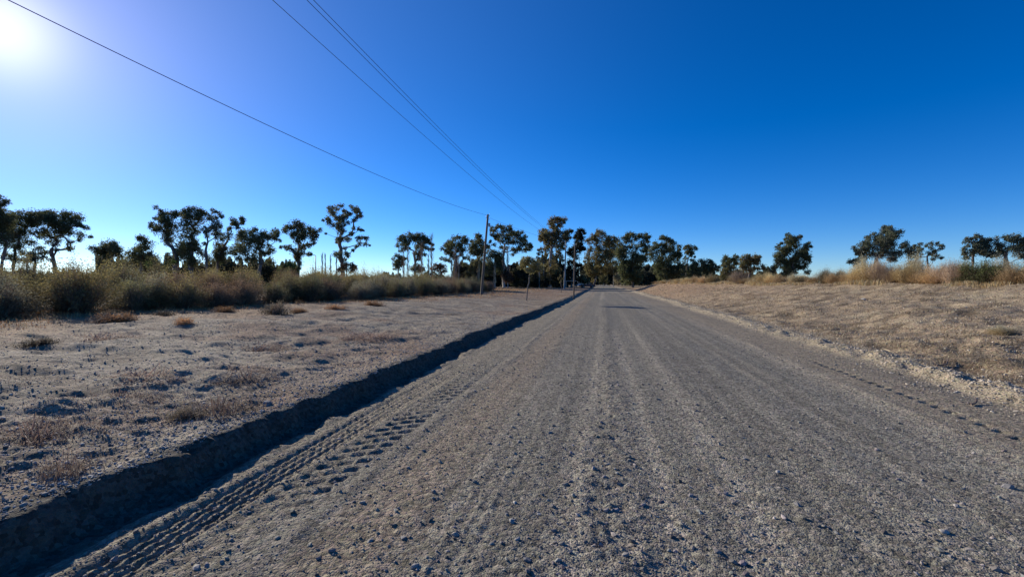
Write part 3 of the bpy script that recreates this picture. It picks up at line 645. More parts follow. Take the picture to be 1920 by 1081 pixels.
T('small_tree', 'bright green low bush tree inside the big left cluster', c2, [(230,560,34),(200,575,30),(270,570,28),(300,560,22),(240,595,34),(330,545,18)], (240,625), 72, pal=((.09,.13,.04),(.12,.14,.05),(.06,.09,.03)), seed=14, trunk_r=.12)
T('eucalyptus_tree', 'tallest lone eucalyptus with airy crown in the left half', c3, [(390,125,28),(395,160,26),(470,125,28),(512,150,26),(300,180,30),(345,190,32),(285,200,22),(400,190,30),(445,190,26),(560,178,28),(600,210,18),(530,215,26),(555,205,20),(245,240,20),(212,255,12),(290,255,30),(340,245,36),(400,255,36),(460,240,32),(500,262,22),(330,310,34),(395,310,36),(455,312,32),(500,330,26),(560,345,26),(600,355,12),(380,370,34),(440,362,24),(490,385,26),(535,395,26),(595,420,26),(640,430,24),(655,490,10),(575,440,26),(620,480,26),(540,470,26),(485,450,30),(430,420,26),(390,440,32),(330,440,26),(300,395,10),(310,455,16),(560,510,18),(522,540,16),(400,510,26),(440,560,24),(390,580,30),(415,625,28),(470,590,18),(350,565,16)], (400,745), 80, way=[(398,640),(392,520),(395,380)], seed=15, pal=GREY, trunk_r=.5, gap=.5)
T('small_tree', 'rust coloured small tree at the foot of the tallest lone eucalyptus', c3, [(410,665,34),(450,660,32),(500,670,34),(380,700,32),(440,705,34),(505,705,30),(530,690,18),(360,725,24),(480,730,26)], (440,752), 66, pal=RUST, seed=16, trunk_r=.12, bark=M_bark)
T('eucalyptus_tree', 'round domed eucalyptus behind bare poplars right of the tallest tree', c3, [(965,405,34),(1015,395,34),(1060,400,28),(1100,395,28),(1140,405,32),(1180,435,30),(925,440,34),(980,455,40),(1045,440,40),(1110,440,36),(1155,460,34),(1205,465,30),(1230,485,20),(920,490,30),(1000,505,36),(1080,500,36),(1150,505,34),(1210,525,26),(1240,525,14),(1060,560,24),(1120,565,30),(1105,615,28),(1160,570,24),(960,540,30)], (1080,750), 104, way=[(1075,640),(1060,540)], seed=17, trunk_r=.42)
T('eucalyptus_tree', 'narrow dark tree at the left foot of the round domed eucalyptus', c3, [(895,580,24),(930,590,26),(880,620,24),(930,630,34),(895,660,30),(950,665,30),(910,700,30),(975,610,24)], (915,745), 98, seed=18, trunk_r=.16, pal=GREEN)
T('small_tree', 'rust brown low tree between the domed eucalyptus and the swept one', c3, [(1250,665,26),(1290,670,30),(1330,690,30),(1230,700,26),(1280,715,32),(1350,725,26),(1310,740,26)], (1290,765), 90, pal=RUST, seed=19, trunk_r=.1)
T('small_tree', 'olive low tree in front of the round domed eucalyptus', c3, [(1080,680,30),(1120,690,34),(1050,705,28),(1110,725,34),(1150,715,24)], (1095,760), 92, pal=OLIVE, seed=20, trunk_r=.1)
T('eucalyptus_tree', 'wind swept eucalyptus leaning left, left of the leaning pole', c4, [(330,345,34),(385,350,34),(405,375,30),(275,365,34),(225,395,30),(185,425,30),(155,465,24),(230,440,44),(300,420,50),(370,410,44),(200,490,40),(260,500,44),(320,470,40),(380,470,34),(160,565,24),(200,575,30),(245,590,26),(280,555,30),(350,530,24),(370,620,20),(385,560,22)], (300,740), 104, way=[(300,650),(310,540)], seed=21, trunk_r=.4)
T('eucalyptus_tree', 'pointed dark eucalyptus directly left of the leaning pole', c4, [(515,325,30),(545,340,24),(450,385,22),(515,370,36),(560,400,40),(500,420,40),(445,440,34),(540,460,46),(600,450,38),(440,500,36),(500,510,44),(420,560,28),(570,520,42),(630,440,24),(390,620,24),(450,580,34)], (520,740), 108, seed=22, trunk_r=.35)
T('eucalyptus_tree', 'low dense dark tree just right of the leaning pole', c4, [(640,500,38),(690,510,40),(740,520,38),(620,560,44),(690,580,50),(750,580,40),(650,640,46),(720,650,46),(760,680,34),(620,710,36),(690,710,40)], (690,750), 96, seed=23, trunk_r=.25)
T('small_tree', 'light olive tree behind the leaning pole', c4, [(530,560,34),(500,600,34),(570,580,36),(530,640,44),(480,660,36),(590,650,36),(440,690,36),(510,710,44),(580,710,36),(400,710,30),(450,640,28)], (520,760), 88, pal=OLIVE, seed=24, trunk_r=.15, dens=.7)
T('eucalyptus_tree', 'wide spreading eucalyptus right of the leaning pole', c4, [(660,245,26),(650,275,22),(725,235,28),(750,250,24),(695,290,34),(655,315,28),(775,255,28),(840,245,24),(855,280,26),(800,290,34),(745,325,40),(700,345,30),(820,335,44),(880,290,34),(920,290,28),(965,300,26),(1000,330,26),(900,340,44),(955,355,38),(1000,385,34),(1050,420,24),(1065,445,16),(1020,435,30),(960,425,34),(890,400,40),(825,390,40),(760,385,36),(700,365,18),(650,390,14),(690,430,20),(640,400,12),(870,470,34),(930,480,36),(990,485,30),(1040,475,22),(800,450,34),(870,520,24),(750,440,24)], (785,720), 108, way=[(785,640),(785,500),(790,420)], seed=25, bark=M_pale, trunk_r=.4)
T('eucalyptus_tree', 'tallest eucalyptus in the centre, left of the dark conical one', c5, [(345,115,32),(310,140,28),(385,125,32),(420,125,28),(455,145,30),(475,160,18),(300,175,28),(350,170,36),(410,180,34),(445,190,22),(330,210,34),(370,225,30),(225,245,34),(265,255,36),(205,290,30),(190,320,18),(250,300,36),(310,270,40),(355,280,40),(400,260,34),(200,360,26),(235,350,34),(290,340,44),(350,340,44),(405,330,44),(450,290,40),(490,280,34),(530,260,32),(555,260,16),(500,330,36),(460,370,40),(400,410,44),(330,410,44),(270,410,36),(210,455,28),(180,470,18),(265,470,34),(320,490,34),(390,480,44),(450,440,36),(420,550,30),(440,590,26),(270,520,24),(370,540,24)], (310,770), 118, way=[(310,660),(315,560),(330,430)], seed=26, pal=BROWN, trunk_r=.5, dens=1.1, bark=M_pale)
T('eucalyptus_tree', 'dark narrow conical eucalyptus beside the road in the centre', c5, [(635,250,26),(675,260,26),(695,285,16),(605,290,30),(650,290,38),(590,330,24),(630,340,40),(670,340,34),(610,380,34),(660,390,34),(640,430,40),(600,440,34),(670,450,34),(695,465,16),(570,470,40),(620,490,40),(530,470,28),(510,500,22),(545,520,40),(590,550,40),(530,600,44),(570,620,40),(520,680,44),(560,700,44),(600,650,26),(520,760,44),(570,770,40),(510,830,36),(560,840,36),(500,720,34),(580,730,36),(590,800,34),(600,840,26),(640,640,34),(640,690,34),(620,740,34)], (545,870), 124, seed=27, trunk_r=.45, dens=1.3, pal=((.028,.033,.022),(.04,.045,.028),(.02,.026,.018)))
T('eucalyptus_tree', 'broad brownish green tree arching over the far end of the road', c5, [(830,280,30),(870,265,32),(910,275,30),(790,305,28),(850,310,38),(920,315,40),(970,330,34),(740,360,28),(715,370,22),(760,390,24),(800,360,44),(870,370,50),(950,380,50),(1020,360,40),(1070,370,34),(770,450,40),(830,450,54),(910,450,56),(990,440,54),(1060,440,46),(740,520,34),(800,530,50),(880,530,56),(970,530,56),(1050,520,50),(730,600,34),(790,610,46),(860,610,50),(940,610,50),(1030,600,50),(720,670,30),(780,690,40),(850,670,40),(740,740,24),(790,760,36),(810,820,24),(900,690,44),(980,690,50),(1050,680,44),(730,560,40),(750,640,44),(730,700,40),(820,740,40),(770,720,40),(880,740,30),(960,730,26),(700,640,26),(690,600,20),(1000,730,24)], (800,868), 176, seed=28, pal=BROWN, trunk_r=.5, dens=1.1)
T('eucalyptus_tree', 'massive dark tree right of the far end of the road', c5, [(1200,290,32),(1165,320,30),(1230,310,32),(1120,345,30),(1330,300,30),(1385,300,30),(1410,325,20),(1290,330,32),(1350,350,40),(1260,350,40),(1180,370,44),(1100,400,40),(1400,380,28),(1320,400,46),(1240,420,50),(1160,440,50),(1390,440,36),(1090,480,46),(1340,480,50),(1260,500,54),(1170,520,54),(1400,510,34),(1100,560,50),(1380,570,44),(1300,580,54),(1210,600,54),(1120,640,50),(1350,640,36),(1260,680,50),(1170,690,50),(1320,720,30),(1240,760,44),(1190,770,40),(1300,790,34),(1240,820,40),(1180,830,30),(1100,700,40),(1130,740,40),(1140,800,34),(1220,640,50),(1290,630,50),(1340,560,50),(1200,720,50),(1250,730,44),(1170,820,34),(1290,820,34),(1330,770,26),(1150,600,50),(1080,520,40),(1100,820,24)], (1240,845), 140, seed=29, trunk_r=.55, dens=1.2)
T('small_tree', 'rounded olive bush tree beside the parked cars at the far left kerb', c5, [(680,775,34),(640,800,30),(700,800,36),(735,815,24),(660,830,28),(720,840,24)], (690,865), 128, pal=OLIVE, seed=30, trunk_r=.1)
T('small_tree', 'light green low tree past the end of the road', c5, [(890,780,30),(930,770,30),(900,820,34),(950,815,30),(880,840,24)], (915,868), 200, pal=OLIVE, seed=31, trunk_r=.12)
T('small_tree', 'pale straw coloured tree beside the far white pole', c5, [(1060,740,26),(1045,780,28),(1080,790,32),(1100,740,22),(1125,790,26),(1060,825,30),(1110,830,28)], (1080,855), 176, pal=((.34,.30,.19),(.30,.24,.14),(.22,.22,.12)), seed=32, trunk_r=.1)
T('eucalyptus_tree', 'large rounded dark tree standing on the right past the road bend', c6, [(365,262,26),(335,290,34),(400,285,34),(455,300,26),(310,330,30),(370,345,46),(440,345,44),(480,320,16),(290,375,40),(350,400,50),(430,400,50),(500,385,40),(545,375,30),(570,410,26),(240,410,34),(540,440,44),(470,450,54),(300,450,50),(380,470,54),(570,480,34),(250,500,44),(320,530,54),(420,540,54),(510,520,50),(570,550,34),(280,590,44),(350,620,54),(440,620,54),(520,610,44),(300,660,36),(360,700,44),(440,680,44),(510,680,34),(340,740,24),(400,720,34),(380,740,34),(420,600,50),(480,690,44),(430,720,34),(540,680,40),(560,620,44),(600,600,34),(320,690,34)], (375,765), 118, seed=33, trunk_r=.45, dens=1.1)
T('eucalyptus_tree', 'slender airy tree between the rounded dark tree and the low grove', c6, [(670,362,24),(635,385,28),(700,390,30),(745,400,18),(660,420,34),(710,440,24),(640,450,24),(690,470,26),(725,490,14),(640,500,34),(690,530,34),(620,560,34),(680,590,34)], (640,730), 122, seed=34, trunk_r=.22)
T('eucalyptus_tree', 'left half of the low dark grove behind the right bank', c6, [(745,545,34),(790,535,30),(720,580,34),(770,590,44),(690,620,40),(750,650,44),(660,660,40),(700,690,30),(610,640,44),(600,690,34),(650,700,30),(800,640,40),(780,690,24)], (700,735), 112, seed=35, trunk_r=.2)
T('eucalyptus_tree', 'right half of the low dark grove behind the right bank', c6, [(840,545,30),(880,540,30),(920,550,30),(955,575,34),(985,605,24),(860,590,44),(920,600,44),(960,635,34),(830,640,40),(900,650,40),(860,690,26),(990,640,16)], (900,735), 114, seed=36, trunk_r=.2)
T('eucalyptus_tree', 'squarish dark tree left of the broad rounded tree on the right', c6, [(1075,490,30),(1110,490,30),(1160,485,30),(1200,495,28),(1235,520,20),(1070,535,34),(1120,540,40),(1180,540,40),(1220,560,26),(1060,590,30),(1130,590,36),(1190,600,30),(1090,640,34)], (1110,735), 100, seed=37, trunk_r=.24)
T('eucalyptus_tree', 'broad rounded tree right of the squarish one', c6, [(1340,475,26),(1300,490,30),(1370,480,28),(1280,520,34),(1340,520,44),(1400,510,34),(1440,490,26),(1465,515,24),(1470,550,32),(1420,555,44),(1350,580,50),(1270,570,44),(1480,595,26),(1500,625,22),(1450,620,34),(1390,630,40),(1310,635,44),(1250,610,34)], (1350,730), 94, seed=38, trunk_r=.3, pal=BROWN)
T('olive_bush', 'large grey olive bush standing on the right crest before the dark trees', c6, [(1060,580,30),(1110,610,40),(1045,640,34),(1150,650,44),(1090,670,44),(1040,700,34),(1180,690,34),(1120,730,44),(1070,750,30)], (1110,780), 66, cat='bush', pal=OLIVE, seed=39, trunk_r=.08, leaf=.12)
T('eucalyptus_tree', 'lone egg shaped tree standing apart on the right', c7, [(255,148,18),(245,170,20),(210,172,20),(300,168,20),(320,165,10),(275,190,24),(190,200,24),(160,225,14),(225,205,28),(265,220,30),(310,215,28),(345,225,20),(378,212,13),(375,240,10),(180,260,30),(220,250,32),(265,265,34),(310,260,32),(355,270,22),(135,300,20),(165,300,30),(210,300,36),(260,310,38),(305,305,34),(345,310,28),(140,345,26),(180,345,36),(235,350,38),(285,350,38),(335,345,32),(365,335,16),(140,385,26),(185,390,36),(240,395,38),(290,390,36),(335,380,30),(200,425,28),(260,430,28),(310,420,24)], (250,455), 90, seed=40, trunk_r=.36, dens=1.1)
T('eucalyptus_tree', 'largest spreading tree on the right, pointed top', c7, [(880,103,18),(850,125,24),(905,120,24),(945,125,24),(970,140,18),(830,155,28),(880,155,34),(935,160,34),(985,165,24),(1005,185,18),(800,170,18),(765,190,24),(815,200,34),(870,205,36),(930,205,36),(985,210,28),(725,220,26),(700,245,18),(770,235,34),(835,245,40),(900,250,40),(960,250,34),(1020,225,24),(1060,230,24),(1090,250,22),(710,280,18),(745,285,26),(800,290,30),(860,290,34),(930,290,34),(1000,285,34),(1060,275,30),(1100,285,20),(725,345,20),(770,340,24),(820,330,28),(780,370,20),(1000,325,30),(1050,320,28),(890,325,26)], (840,420), 84, seed=41, trunk_r=.42, pal=GREY, dens=1.15)
T('eucalyptus_tree', 'small airy tree touching the right side of the largest right tree', c7, [(1130,285,28),(1100,310,26),(1150,310,26),(1085,345,20),(1160,255,16),(1175,230,14),(1215,215,16),(1245,215,16),(1275,220,16),(1300,235,14),(1220,245,20),(1265,255,20),(1190,265,20),(1300,275,18),(1235,285,22),(1285,305,20),(1190,310,20),(1245,330,20),(1310,320,12)], (1230,400), 88, seed=42, trunk_r=.22, pal=GREY, dens=.8)
T('eucalyptus_tree', 'two tiered tree left of the flat topped one at the right edge', c7, [(1535,165,22),(1500,180,14),(1560,175,22),(1595,200,18),(1530,200,28),(1570,215,28),(1610,215,18),(1500,235,14),(1540,240,28),(1490,270,26),(1465,280,14),(1535,275,34),(1590,265,30),(1500,305,22),(1560,310,28),(1620,290,22)], (1550,400), 82, seed=43, trunk_r=.26, pal=GREY)
T('eucalyptus_tree', 'flat topped wide tree cut by the right edge of the view', c7, [(1665,205,22),(1700,190,24),(1740,178,22),(1785,170,22),(1830,165,22),(1875,165,20),(1905,185,20),(1655,235,26),(1700,225,30),(1750,215,32),(1800,205,32),(1850,200,32),(1900,215,26),(1940,220,30),(1650,265,26),(1700,265,30),(1755,255,32),(1810,250,32),(1860,240,28),(1640,300,20),(1690,300,24),(1740,295,24),(1800,290,18),(1890,270,26),(1920,290,28),(1900,315,22),(1950,300,34)], (1800,400), 80, seed=44, trunk_r=.36, pal=GREY)
T('acacia_tree', 'small wispy olive tree on a thin dark stem beside the leaning pole', c4, [(1000,575,34),(960,600,34),(1045,560,30),(1040,600,40),(1090,590,34),(1130,620,36),(1170,640,30),(990,630,40),(950,650,28),(1060,640,42),(1110,660,38),(1160,680,26),(1010,680,28),(1080,690,28),(980,560,22),(1050,700,20)], (1008,955), 34, pal=((.26,.235,.10),(.31,.27,.12),(.19,.18,.08)), leaf=.05, dens=.75, trunk_r=.055, way=[(1022,850),(1038,760)], seed=45, gap=.75)
T('sapling', 'thin bare sapling between the two slim poles beside the road', c5, [(430,760,16),(410,790,14),(445,800,14),(430,830,12)], (432,925), 62, pal=BROWN, leaf=.07, dens=.5, trunk_r=.05, seed=46)
# dark hedge in the shade
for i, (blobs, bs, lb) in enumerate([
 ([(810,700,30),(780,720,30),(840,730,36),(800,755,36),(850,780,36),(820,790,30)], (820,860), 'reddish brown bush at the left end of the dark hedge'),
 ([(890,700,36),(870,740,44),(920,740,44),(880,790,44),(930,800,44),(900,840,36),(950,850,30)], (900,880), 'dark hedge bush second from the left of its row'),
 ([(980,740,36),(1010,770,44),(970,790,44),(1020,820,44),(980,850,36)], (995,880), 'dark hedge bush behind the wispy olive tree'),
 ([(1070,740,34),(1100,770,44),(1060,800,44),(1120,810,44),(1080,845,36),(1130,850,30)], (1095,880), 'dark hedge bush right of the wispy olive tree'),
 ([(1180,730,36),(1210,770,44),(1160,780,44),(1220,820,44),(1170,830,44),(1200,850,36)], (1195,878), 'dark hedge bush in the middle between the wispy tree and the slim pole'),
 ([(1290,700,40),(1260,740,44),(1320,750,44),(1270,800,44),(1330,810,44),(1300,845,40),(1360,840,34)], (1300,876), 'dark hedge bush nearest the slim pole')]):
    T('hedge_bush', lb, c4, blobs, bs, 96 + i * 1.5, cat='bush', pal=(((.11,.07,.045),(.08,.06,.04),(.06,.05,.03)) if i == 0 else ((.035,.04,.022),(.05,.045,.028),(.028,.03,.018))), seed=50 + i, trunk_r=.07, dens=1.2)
T('small_tree', 'brown green young trees above the dark hedge', c4, [(1230,620,30),(1270,600,34),(1310,640,34),(1340,680,34),(1240,680,34),(1300,700,34),(1130,560,26),(1160,500,22),(1130,520,20)], (1270,800), 104, pal=BROWN, seed=57, trunk_r=.12, dens=.7)

# bare poplars
def poplar(px, top, D, label, group=None, col=(.20, .16, .12), w=.045, seed=0, nm='bare_poplar', n=90):
    g = np.random.default_rng(seed + int(px)); b = pt(px, HY, D); z0 = gz(b[0], b[1]) - .1; H = EYE + (HY - top) / F * D - z0
    t = empty(nm, (b[0], b[1], z0), label, 'tree', group)
    tr = [(np.array([[0, 0, 0], [.03, 0, H * .5], [0, .02, H * .98]]), [.11, .07, .015])]
    V, Q = tubes(tr, 6); mesh('trunk', V, Q, M_pale, t, None, True)
    tw = []
    for i in range(n):
        h0 = H * g.uniform(.12, .9); a = g.uniform(0, 6.28); L = H * g.uniform(.10, .22) * (1 - .5 * h0 / H); o = L * g.uniform(.12, .28) * w / .045
        s_ = np.array([0, 0, h0]); e = s_ + np.array([math.cos(a) * o, math.sin(a) * o, L]); m_ = s_ + (e - s_) * .5 + np.array([math.cos(a), math.sin(a), 0]) * o * .3
        tw.append((np.array([s_, m_, e]), [.028, .022, .01]))
    V, Q = tubes(tw, 4); mesh('crown', V, Q, M_grass, t, np.tile(col, (len(V), 1)))
k = 0
for (px, top, D) in [(604.5, 472, 92), (610, 473, 92), (620, 475, 92), (631, 480, 92)]:
    poplar(px, top, D, ['leftmost slim bare poplar of four left of the tallest lone tree', 'second slim bare poplar of four left of the tallest lone tree', 'third slim bare poplar of four left of the tallest lone tree', 'bare poplar closest to the trunk of the tallest lone tree'][k], 'slim bare poplars by the lone tree', (.10, .09, .08), seed=k); k += 1
for (px, top, D, lb, co) in [(757, 462, 88, 'straw coloured bare poplar left under the domed eucalyptus', (.26,.20,.13)), (765, 458, 88, 'straw coloured bare poplar in the middle under the domed eucalyptus', (.28,.23,.14)), (778, 470, 86, 'greenish bare poplar right of the straw coloured pair', (.24,.23,.12)),
    (790, 452, 88, 'pale reddish bare poplar before the right side of the domed eucalyptus', (.26,.18,.13)), (809, 436, 92, 'tallest grey bare poplar rising right of the domed eucalyptus', (.13,.12,.11)), (803, 475, 92, 'short grey bare poplar beside the tallest grey one', (.16,.14,.12)),
    (853, 462, 90, 'orange brown bare poplar left before the wind swept eucalyptus', (.30,.19,.11)), (860, 470, 90, 'orange brown bare poplar right before the wind swept eucalyptus', (.30,.20,.12)), (847, 482, 88, 'short orange bare poplar before the wind swept eucalyptus', (.30,.20,.12)),
    (944, 462, 96, 'pale bare poplar left of a pair before the spreading eucalyptus', (.30,.23,.17)), (952, 460, 96, 'pale bare poplar right of a pair before the spreading eucalyptus', (.30,.24,.18)), (928, 490, 92, 'short pale stem before the low dense tree', (.22,.24,.18)),
    (898, 487, 86, 'olive bare poplar left of the leaning pole', (.24,.22,.12)), (1011, 480, 100, 'bare poplar between wispy tree and the tallest centre eucalyptus', (.20,.17,.11)), (1019, 478, 102, 'bare poplar nearest the trunk of the tallest centre eucalyptus', (.20,.17,.11))]:
    poplar(px, top, D, lb, None, co, seed=int(px), w=.07)
# far-off woodland line
def woodland(a0, a1, D, h, n, seed, label):
    g = np.random.default_rng(seed); t = g.uniform(0, 1, n); px = a0 + (a1 - a0) * t
    prof = h * (.55 + .45 * (vn(px * .05, 0, seed) * .5 + .5) + .15 * vn(px * .3, 0, seed + 1))
    d = D + g.uniform(-8, 8, n); P = RIGHT * ((px - 960) / F * d)[:, None] + FWD * d[:, None]
    P[:, 2] = .4 + prof * g.uniform(0, 1, n) ** .7
    V, Q = leaf_quads(P, np.full(n, .0032 * D) * g.uniform(.5, 1.3, n), np.full(n, .0016 * D), g, 0)
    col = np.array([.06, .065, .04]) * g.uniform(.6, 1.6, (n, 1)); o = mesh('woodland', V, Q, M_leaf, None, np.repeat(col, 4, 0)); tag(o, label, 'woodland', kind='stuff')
woodland(-150, 1100, 210, 6.0, 26000, 5, 'far off line of low dark woodland beyond the thicket')
woodland(1088, 1340, 300, 15.0, 30000, 10, 'far off dark wood closing the view past the road end')
woodland(1165, 1480, 230, 9.0, 16000, 6, 'far off low woodland behind the trees right of the road')
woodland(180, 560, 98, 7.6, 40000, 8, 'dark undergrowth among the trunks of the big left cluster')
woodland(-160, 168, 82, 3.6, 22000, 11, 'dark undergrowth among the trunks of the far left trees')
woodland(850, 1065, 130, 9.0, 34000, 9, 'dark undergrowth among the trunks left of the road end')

# ------------------------------------------------------------------ poles and wires
def to_local(p, root): return np.array(p) - np.array(root)
def pole(name, label, base_px, D, top_px, r0, r1, mat, fittings, z=None):
    b = pt(base_px, HY, D); zb = gz(b[0], b[1]) - .3; root = np.array([b[0], b[1], zb]); top = pt(top_px[0], top_px[1], D)
    t = empty(name, tuple(root), label, 'utility pole'); tp = to_local(top, root)
    V, Q = tubes([(np.array([tp * q for q in np.linspace(0, 1, 7)]), np.linspace(r0, r1, 7))], 10); mesh('shaft', V, Q, mat, t, None, True)
    ang = YAW
    for (kind, dz, half, rot) in fittings:
        cpt = tp + np.array([0, 0, dz]); dr = np.array([math.cos(rot), math.sin(rot), 0])
        if kind == 'arm':
            V, Q = tubes([(np.array([cpt - dr * half, cpt, cpt + dr * half]), [.05, .055, .05])], 4); a = mesh('crossarm', V, Q, M_wood if mat is M_wood else M_steel, t)
            for s_ in (-1, 0, 1) if half > .5 else (-1, 1):
                q = cpt + dr * half * .9 * s_ + np.array([0, 0, .05]); V, Q = tubes([(np.array([q, q + [0, 0, .05], q + [0, 0, .09], q + [0, 0, .15]]), [.02, .055, .03, .045])], 8); mesh('insulator', V, Q, M_insul, a, None, True)
        elif kind == 'box':
            q = cpt + dr * half; V, Q = tubes([(np.array([q - [0, 0, .16], q + [0, 0, .16]]), [.09, .09])], 4); mesh('bracket_box', V, Q, M_steel, t)
        elif kind == 'pin':
            q = cpt + dr * half; V, Q = tubes([(np.array([cpt, q, q + [0, 0, .16]]), [.02, .02, .03])], 6); mesh('bracket', V, Q, M_steel, t, None, True)
    return root, top
r1_, P1 = pole('utility_pole', 'weathered wooden pole leaning slightly right at the end of the thicket', 902, 40.6, (915, 402), .125, .085, M_wood, [('pin', -.12, .14, YAW), ('pin', -.3, -.16, YAW), ('box', -.95, .12, YAW), ('pin', -.45, .15, YAW + .3)])
r2_, P2 = pole('utility_pole', 'tall pale concrete pole behind the slim bare sapling', 1058, 95, (1061, 452), .21, .12, M_conc, [('arm', -.15, .8, YAW + .1), ('arm', -.9, .45, YAW + .1)])
r3_, P3 = pole('utility_pole', 'slim pole right at the left edge of the road', 1075.5, 46, (1078, 458), .085, .06, M_wood, [('pin', -.1, .12, YAW), ('pin', -.1, -.12, YAW)])
r4_, P4 = pole('utility_pole', 'white far pole with a short crossarm right of the road end', 1150, 178, (1151, 496), .17, .11, M_conc, [('arm', -.2, .6, YAW), ('arm', -1.9, .75, YAW)])
r5_, P5 = pole('utility_pole', 'distant dark pole with double crossarm seen in the gap left of the road end', 1085, 190, (1086, 482), .2, .13, M_wood, [('arm', -.2, 1.3, YAW), ('arm', -1.0, 1.1, YAW)])
def wire(label, P, Qx, a, b, t1, rad=.011, group=None):      # P: far end; Qx: plan point at t=1; z = Pz + a t + b t^2
    P = np.array(P); ts = np.linspace(0, t1, 70); pts = np.array([[P[0] + (Qx[0] - P[0]) * t, P[1] + (Qx[1] - P[1]) * t, P[2] + a * t + b * t * t] for t in ts])
    V, Q = tubes([(pts, np.full(len(pts), rad))], 6); o = mesh('power_line', V, Q, M_cable, None, None, True); tag(o, label, 'wire', group)
def cc_(right, dep): v = RIGHT * right + FWD * dep; return v[0], v[1]
wire('single wire from the leaning pole across the sky to the upper left', P1 + [0, 0, -.1], cc_(-9.4, 8.3), -2.57, 1.81, 1.44, .0095)
wire('thin wire running from the leaning pole to the slim roadside pole', P3 + [0, 0, -.05], (P1[0], P1[1]), P1[2] - P3[2] - .2 - 1.0, 1.0, 1.0, .008)
A2 = P2 + np.array([0, 0, -.1])
wire('left of the three overhead wires crossing above the track', A2 - RIGHT * .75, cc_(-6.72, 12.2), -5.05, 4.27, 1.4, .0085)
wire('middle of the three overhead wires, left of a close pair', A2, cc_(-5.78, 12.2), -4.9, 4.13, 1.4, .0085)
wire('right of the three overhead wires, right of a close pair', A2 + RIGHT * .3, cc_(-5.6, 12.2), -4.85, 4.08, 1.4, .0085)
# curved street lamp far behind the thicket
b = pt(592.5, HY, 86); zb = gz(b[0], b[1]); t = empty('street_lamp', (b[0], b[1], zb), 'thin street lamp with a long arm left of the slim bare poplars', 'street lamp')
tp = pt(592, 479, 86) - np.array([b[0], b[1], zb]); ae = pt(579, 477, 86) - np.array([b[0], b[1], zb])
V, Q = tubes([(np.array([[0, 0, 0], tp * .5, tp]), [.11, .09, .07])], 8); mesh('lamp_post', V, Q, M_steel, t, None, True)
V, Q = tubes([(np.array([tp, (tp * 2 + ae) / 3 + [0, 0, .1], ae]), [.06, .05, .05])], 6); mesh('lamp_arm', V, Q, M_steel, t, None, True)
V, Q = tubes([(np.array([ae + RIGHT * .3, ae, ae - RIGHT * .45, ae - RIGHT * .6]), [.05, .12, .11, .03])], 8); mesh('lamp_head', V, Q, M_steel, t, None, True)

# ------------------------------------------------------------------ parked cars and rail far along the left kerb
def loft(profile, ys):                                # side profile polygons extruded across with inset rows
    n = len(profile); V = []; Fq = []
    for (y, kx, kz) in ys:
        cx = sum(p[0] for p in profile) / n
        for (x, z) in profile: V.append((cx + (x - cx) * kx, y, .3 + (z - .3) * kz))
    for i in range(len(ys) - 1):
        for j in range(n): j2 = (j + 1) % n; Fq.append((i * n + j, i * n + j2, (i + 1) * n + j2, (i + 1) * n + j))
    return V, Fq, n
def car(name, label, px, D, rz, paint, pickup):
    b = pt(px, HY, D); z = gz(b[0], b[1]); t = empty(name, (b[0], b[1], z), label, 'car', None, rz)
    prof = [(-2.2, .35), (-2.25, .75), (-2.1, .98), (-.2 if pickup else -1.7, 1.02), (0 if pickup else -1.3, 1.55), (.7, 1.6), (1.25, 1.08), (2.1, .92), (2.25, .6), (2.2, .35)] if pickup else \
           [(-2.05, .32), (-2.1, .8), (-1.95, 1.0), (-1.45, 1.42), (-.4, 1.5), (.45, 1.44), (1.05, 1.0), (1.9, .84), (2.08, .55), (2.0, .32)]
    V, Fq, n = loft(prof, [(-.85, .97, .93), (-.8, 1, 1), (.8, 1, 1), (.85, .97, .93)])
    me = bpy.data.meshes.new('body'); me.from_pydata(V, [], Fq + [tuple(range(n))[::-1], tuple(3 * n + j for j in range(n))]); me.materials.append(paint)
    o = bpy.data.objects.new('body', me); C.objects.link(o); o.parent = t
    for s_ in (-1, 1):
        gl = [(.05, 1.08), (.12, 1.46), (.68, 1.5), (1.05, 1.08)] if pickup else [(-1.35, 1.03), (-1.05, 1.36), (-.35, 1.43), (.4, 1.38), (.85, 1.02)]
        me = bpy.data.meshes.new('side_window'); k = len(gl)
        me.from_pydata([(x, s_ * .835, zz) for x, zz in gl] + [(x, s_ * .862, zz) for x, zz in gl], [], [tuple(range(k)), tuple(range(k, 2 * k))[::-1]] + [(j, (j + 1) % k, (j + 1) % k + k, j + k) for j in range(k)]); me.materials.append(M_glass)
        o = bpy.data.objects.new('side_window', me); C.objects.link(o); o.parent = t
        for wx in (-1.35, 1.35):
            V, Q = tubes([(np.array([[wx, s_ * .70, .32], [wx, s_ * .72, .32], [wx, s_ * .90, .32], [wx, s_ * .92, .32]]), [.24, .33, .33, .24])], 14); wh = mesh('wheel', V, Q, M_tyre, t, None, True)
            V, Q = tubes([(np.array([[wx, s_ * .915, .32], [wx, s_ * .935, .32]]), [.19, .17])], 10); mesh('rim', V, Q, M_steel, wh)
        V, Q = tubes([(np.array([[2.12, s_ * .6, .72], [2.2, s_ * .6, .70]]), [.13, .12])], 8); mesh('headlight', V, Q, M_lampg, t)
    return t
car('parked_car', 'dull red pickup parked in shade at the left of the road end', 1101, 132, YAW + .15, M_red, True)
car('parked_car', 'small white car parked behind the slim roadside pole', 1084, 140, YAW + .5, M_white, False)
b0 = pt(1061, HY, 112); z = gz(b0[0], b0[1]); t = empty('rail_fence', (b0[0], b0[1], z), 'pale horizontal rail barrier between the concrete pole and the slim pole', 'fence')
for i in range(2):
    q = RIGHT * (2.0 * i + .1); V, Q = tubes([(np.array([q, q + [0, 0, 1.75]]), [.07, .07])], 6); mesh('post', V, Q, M_pale, t)
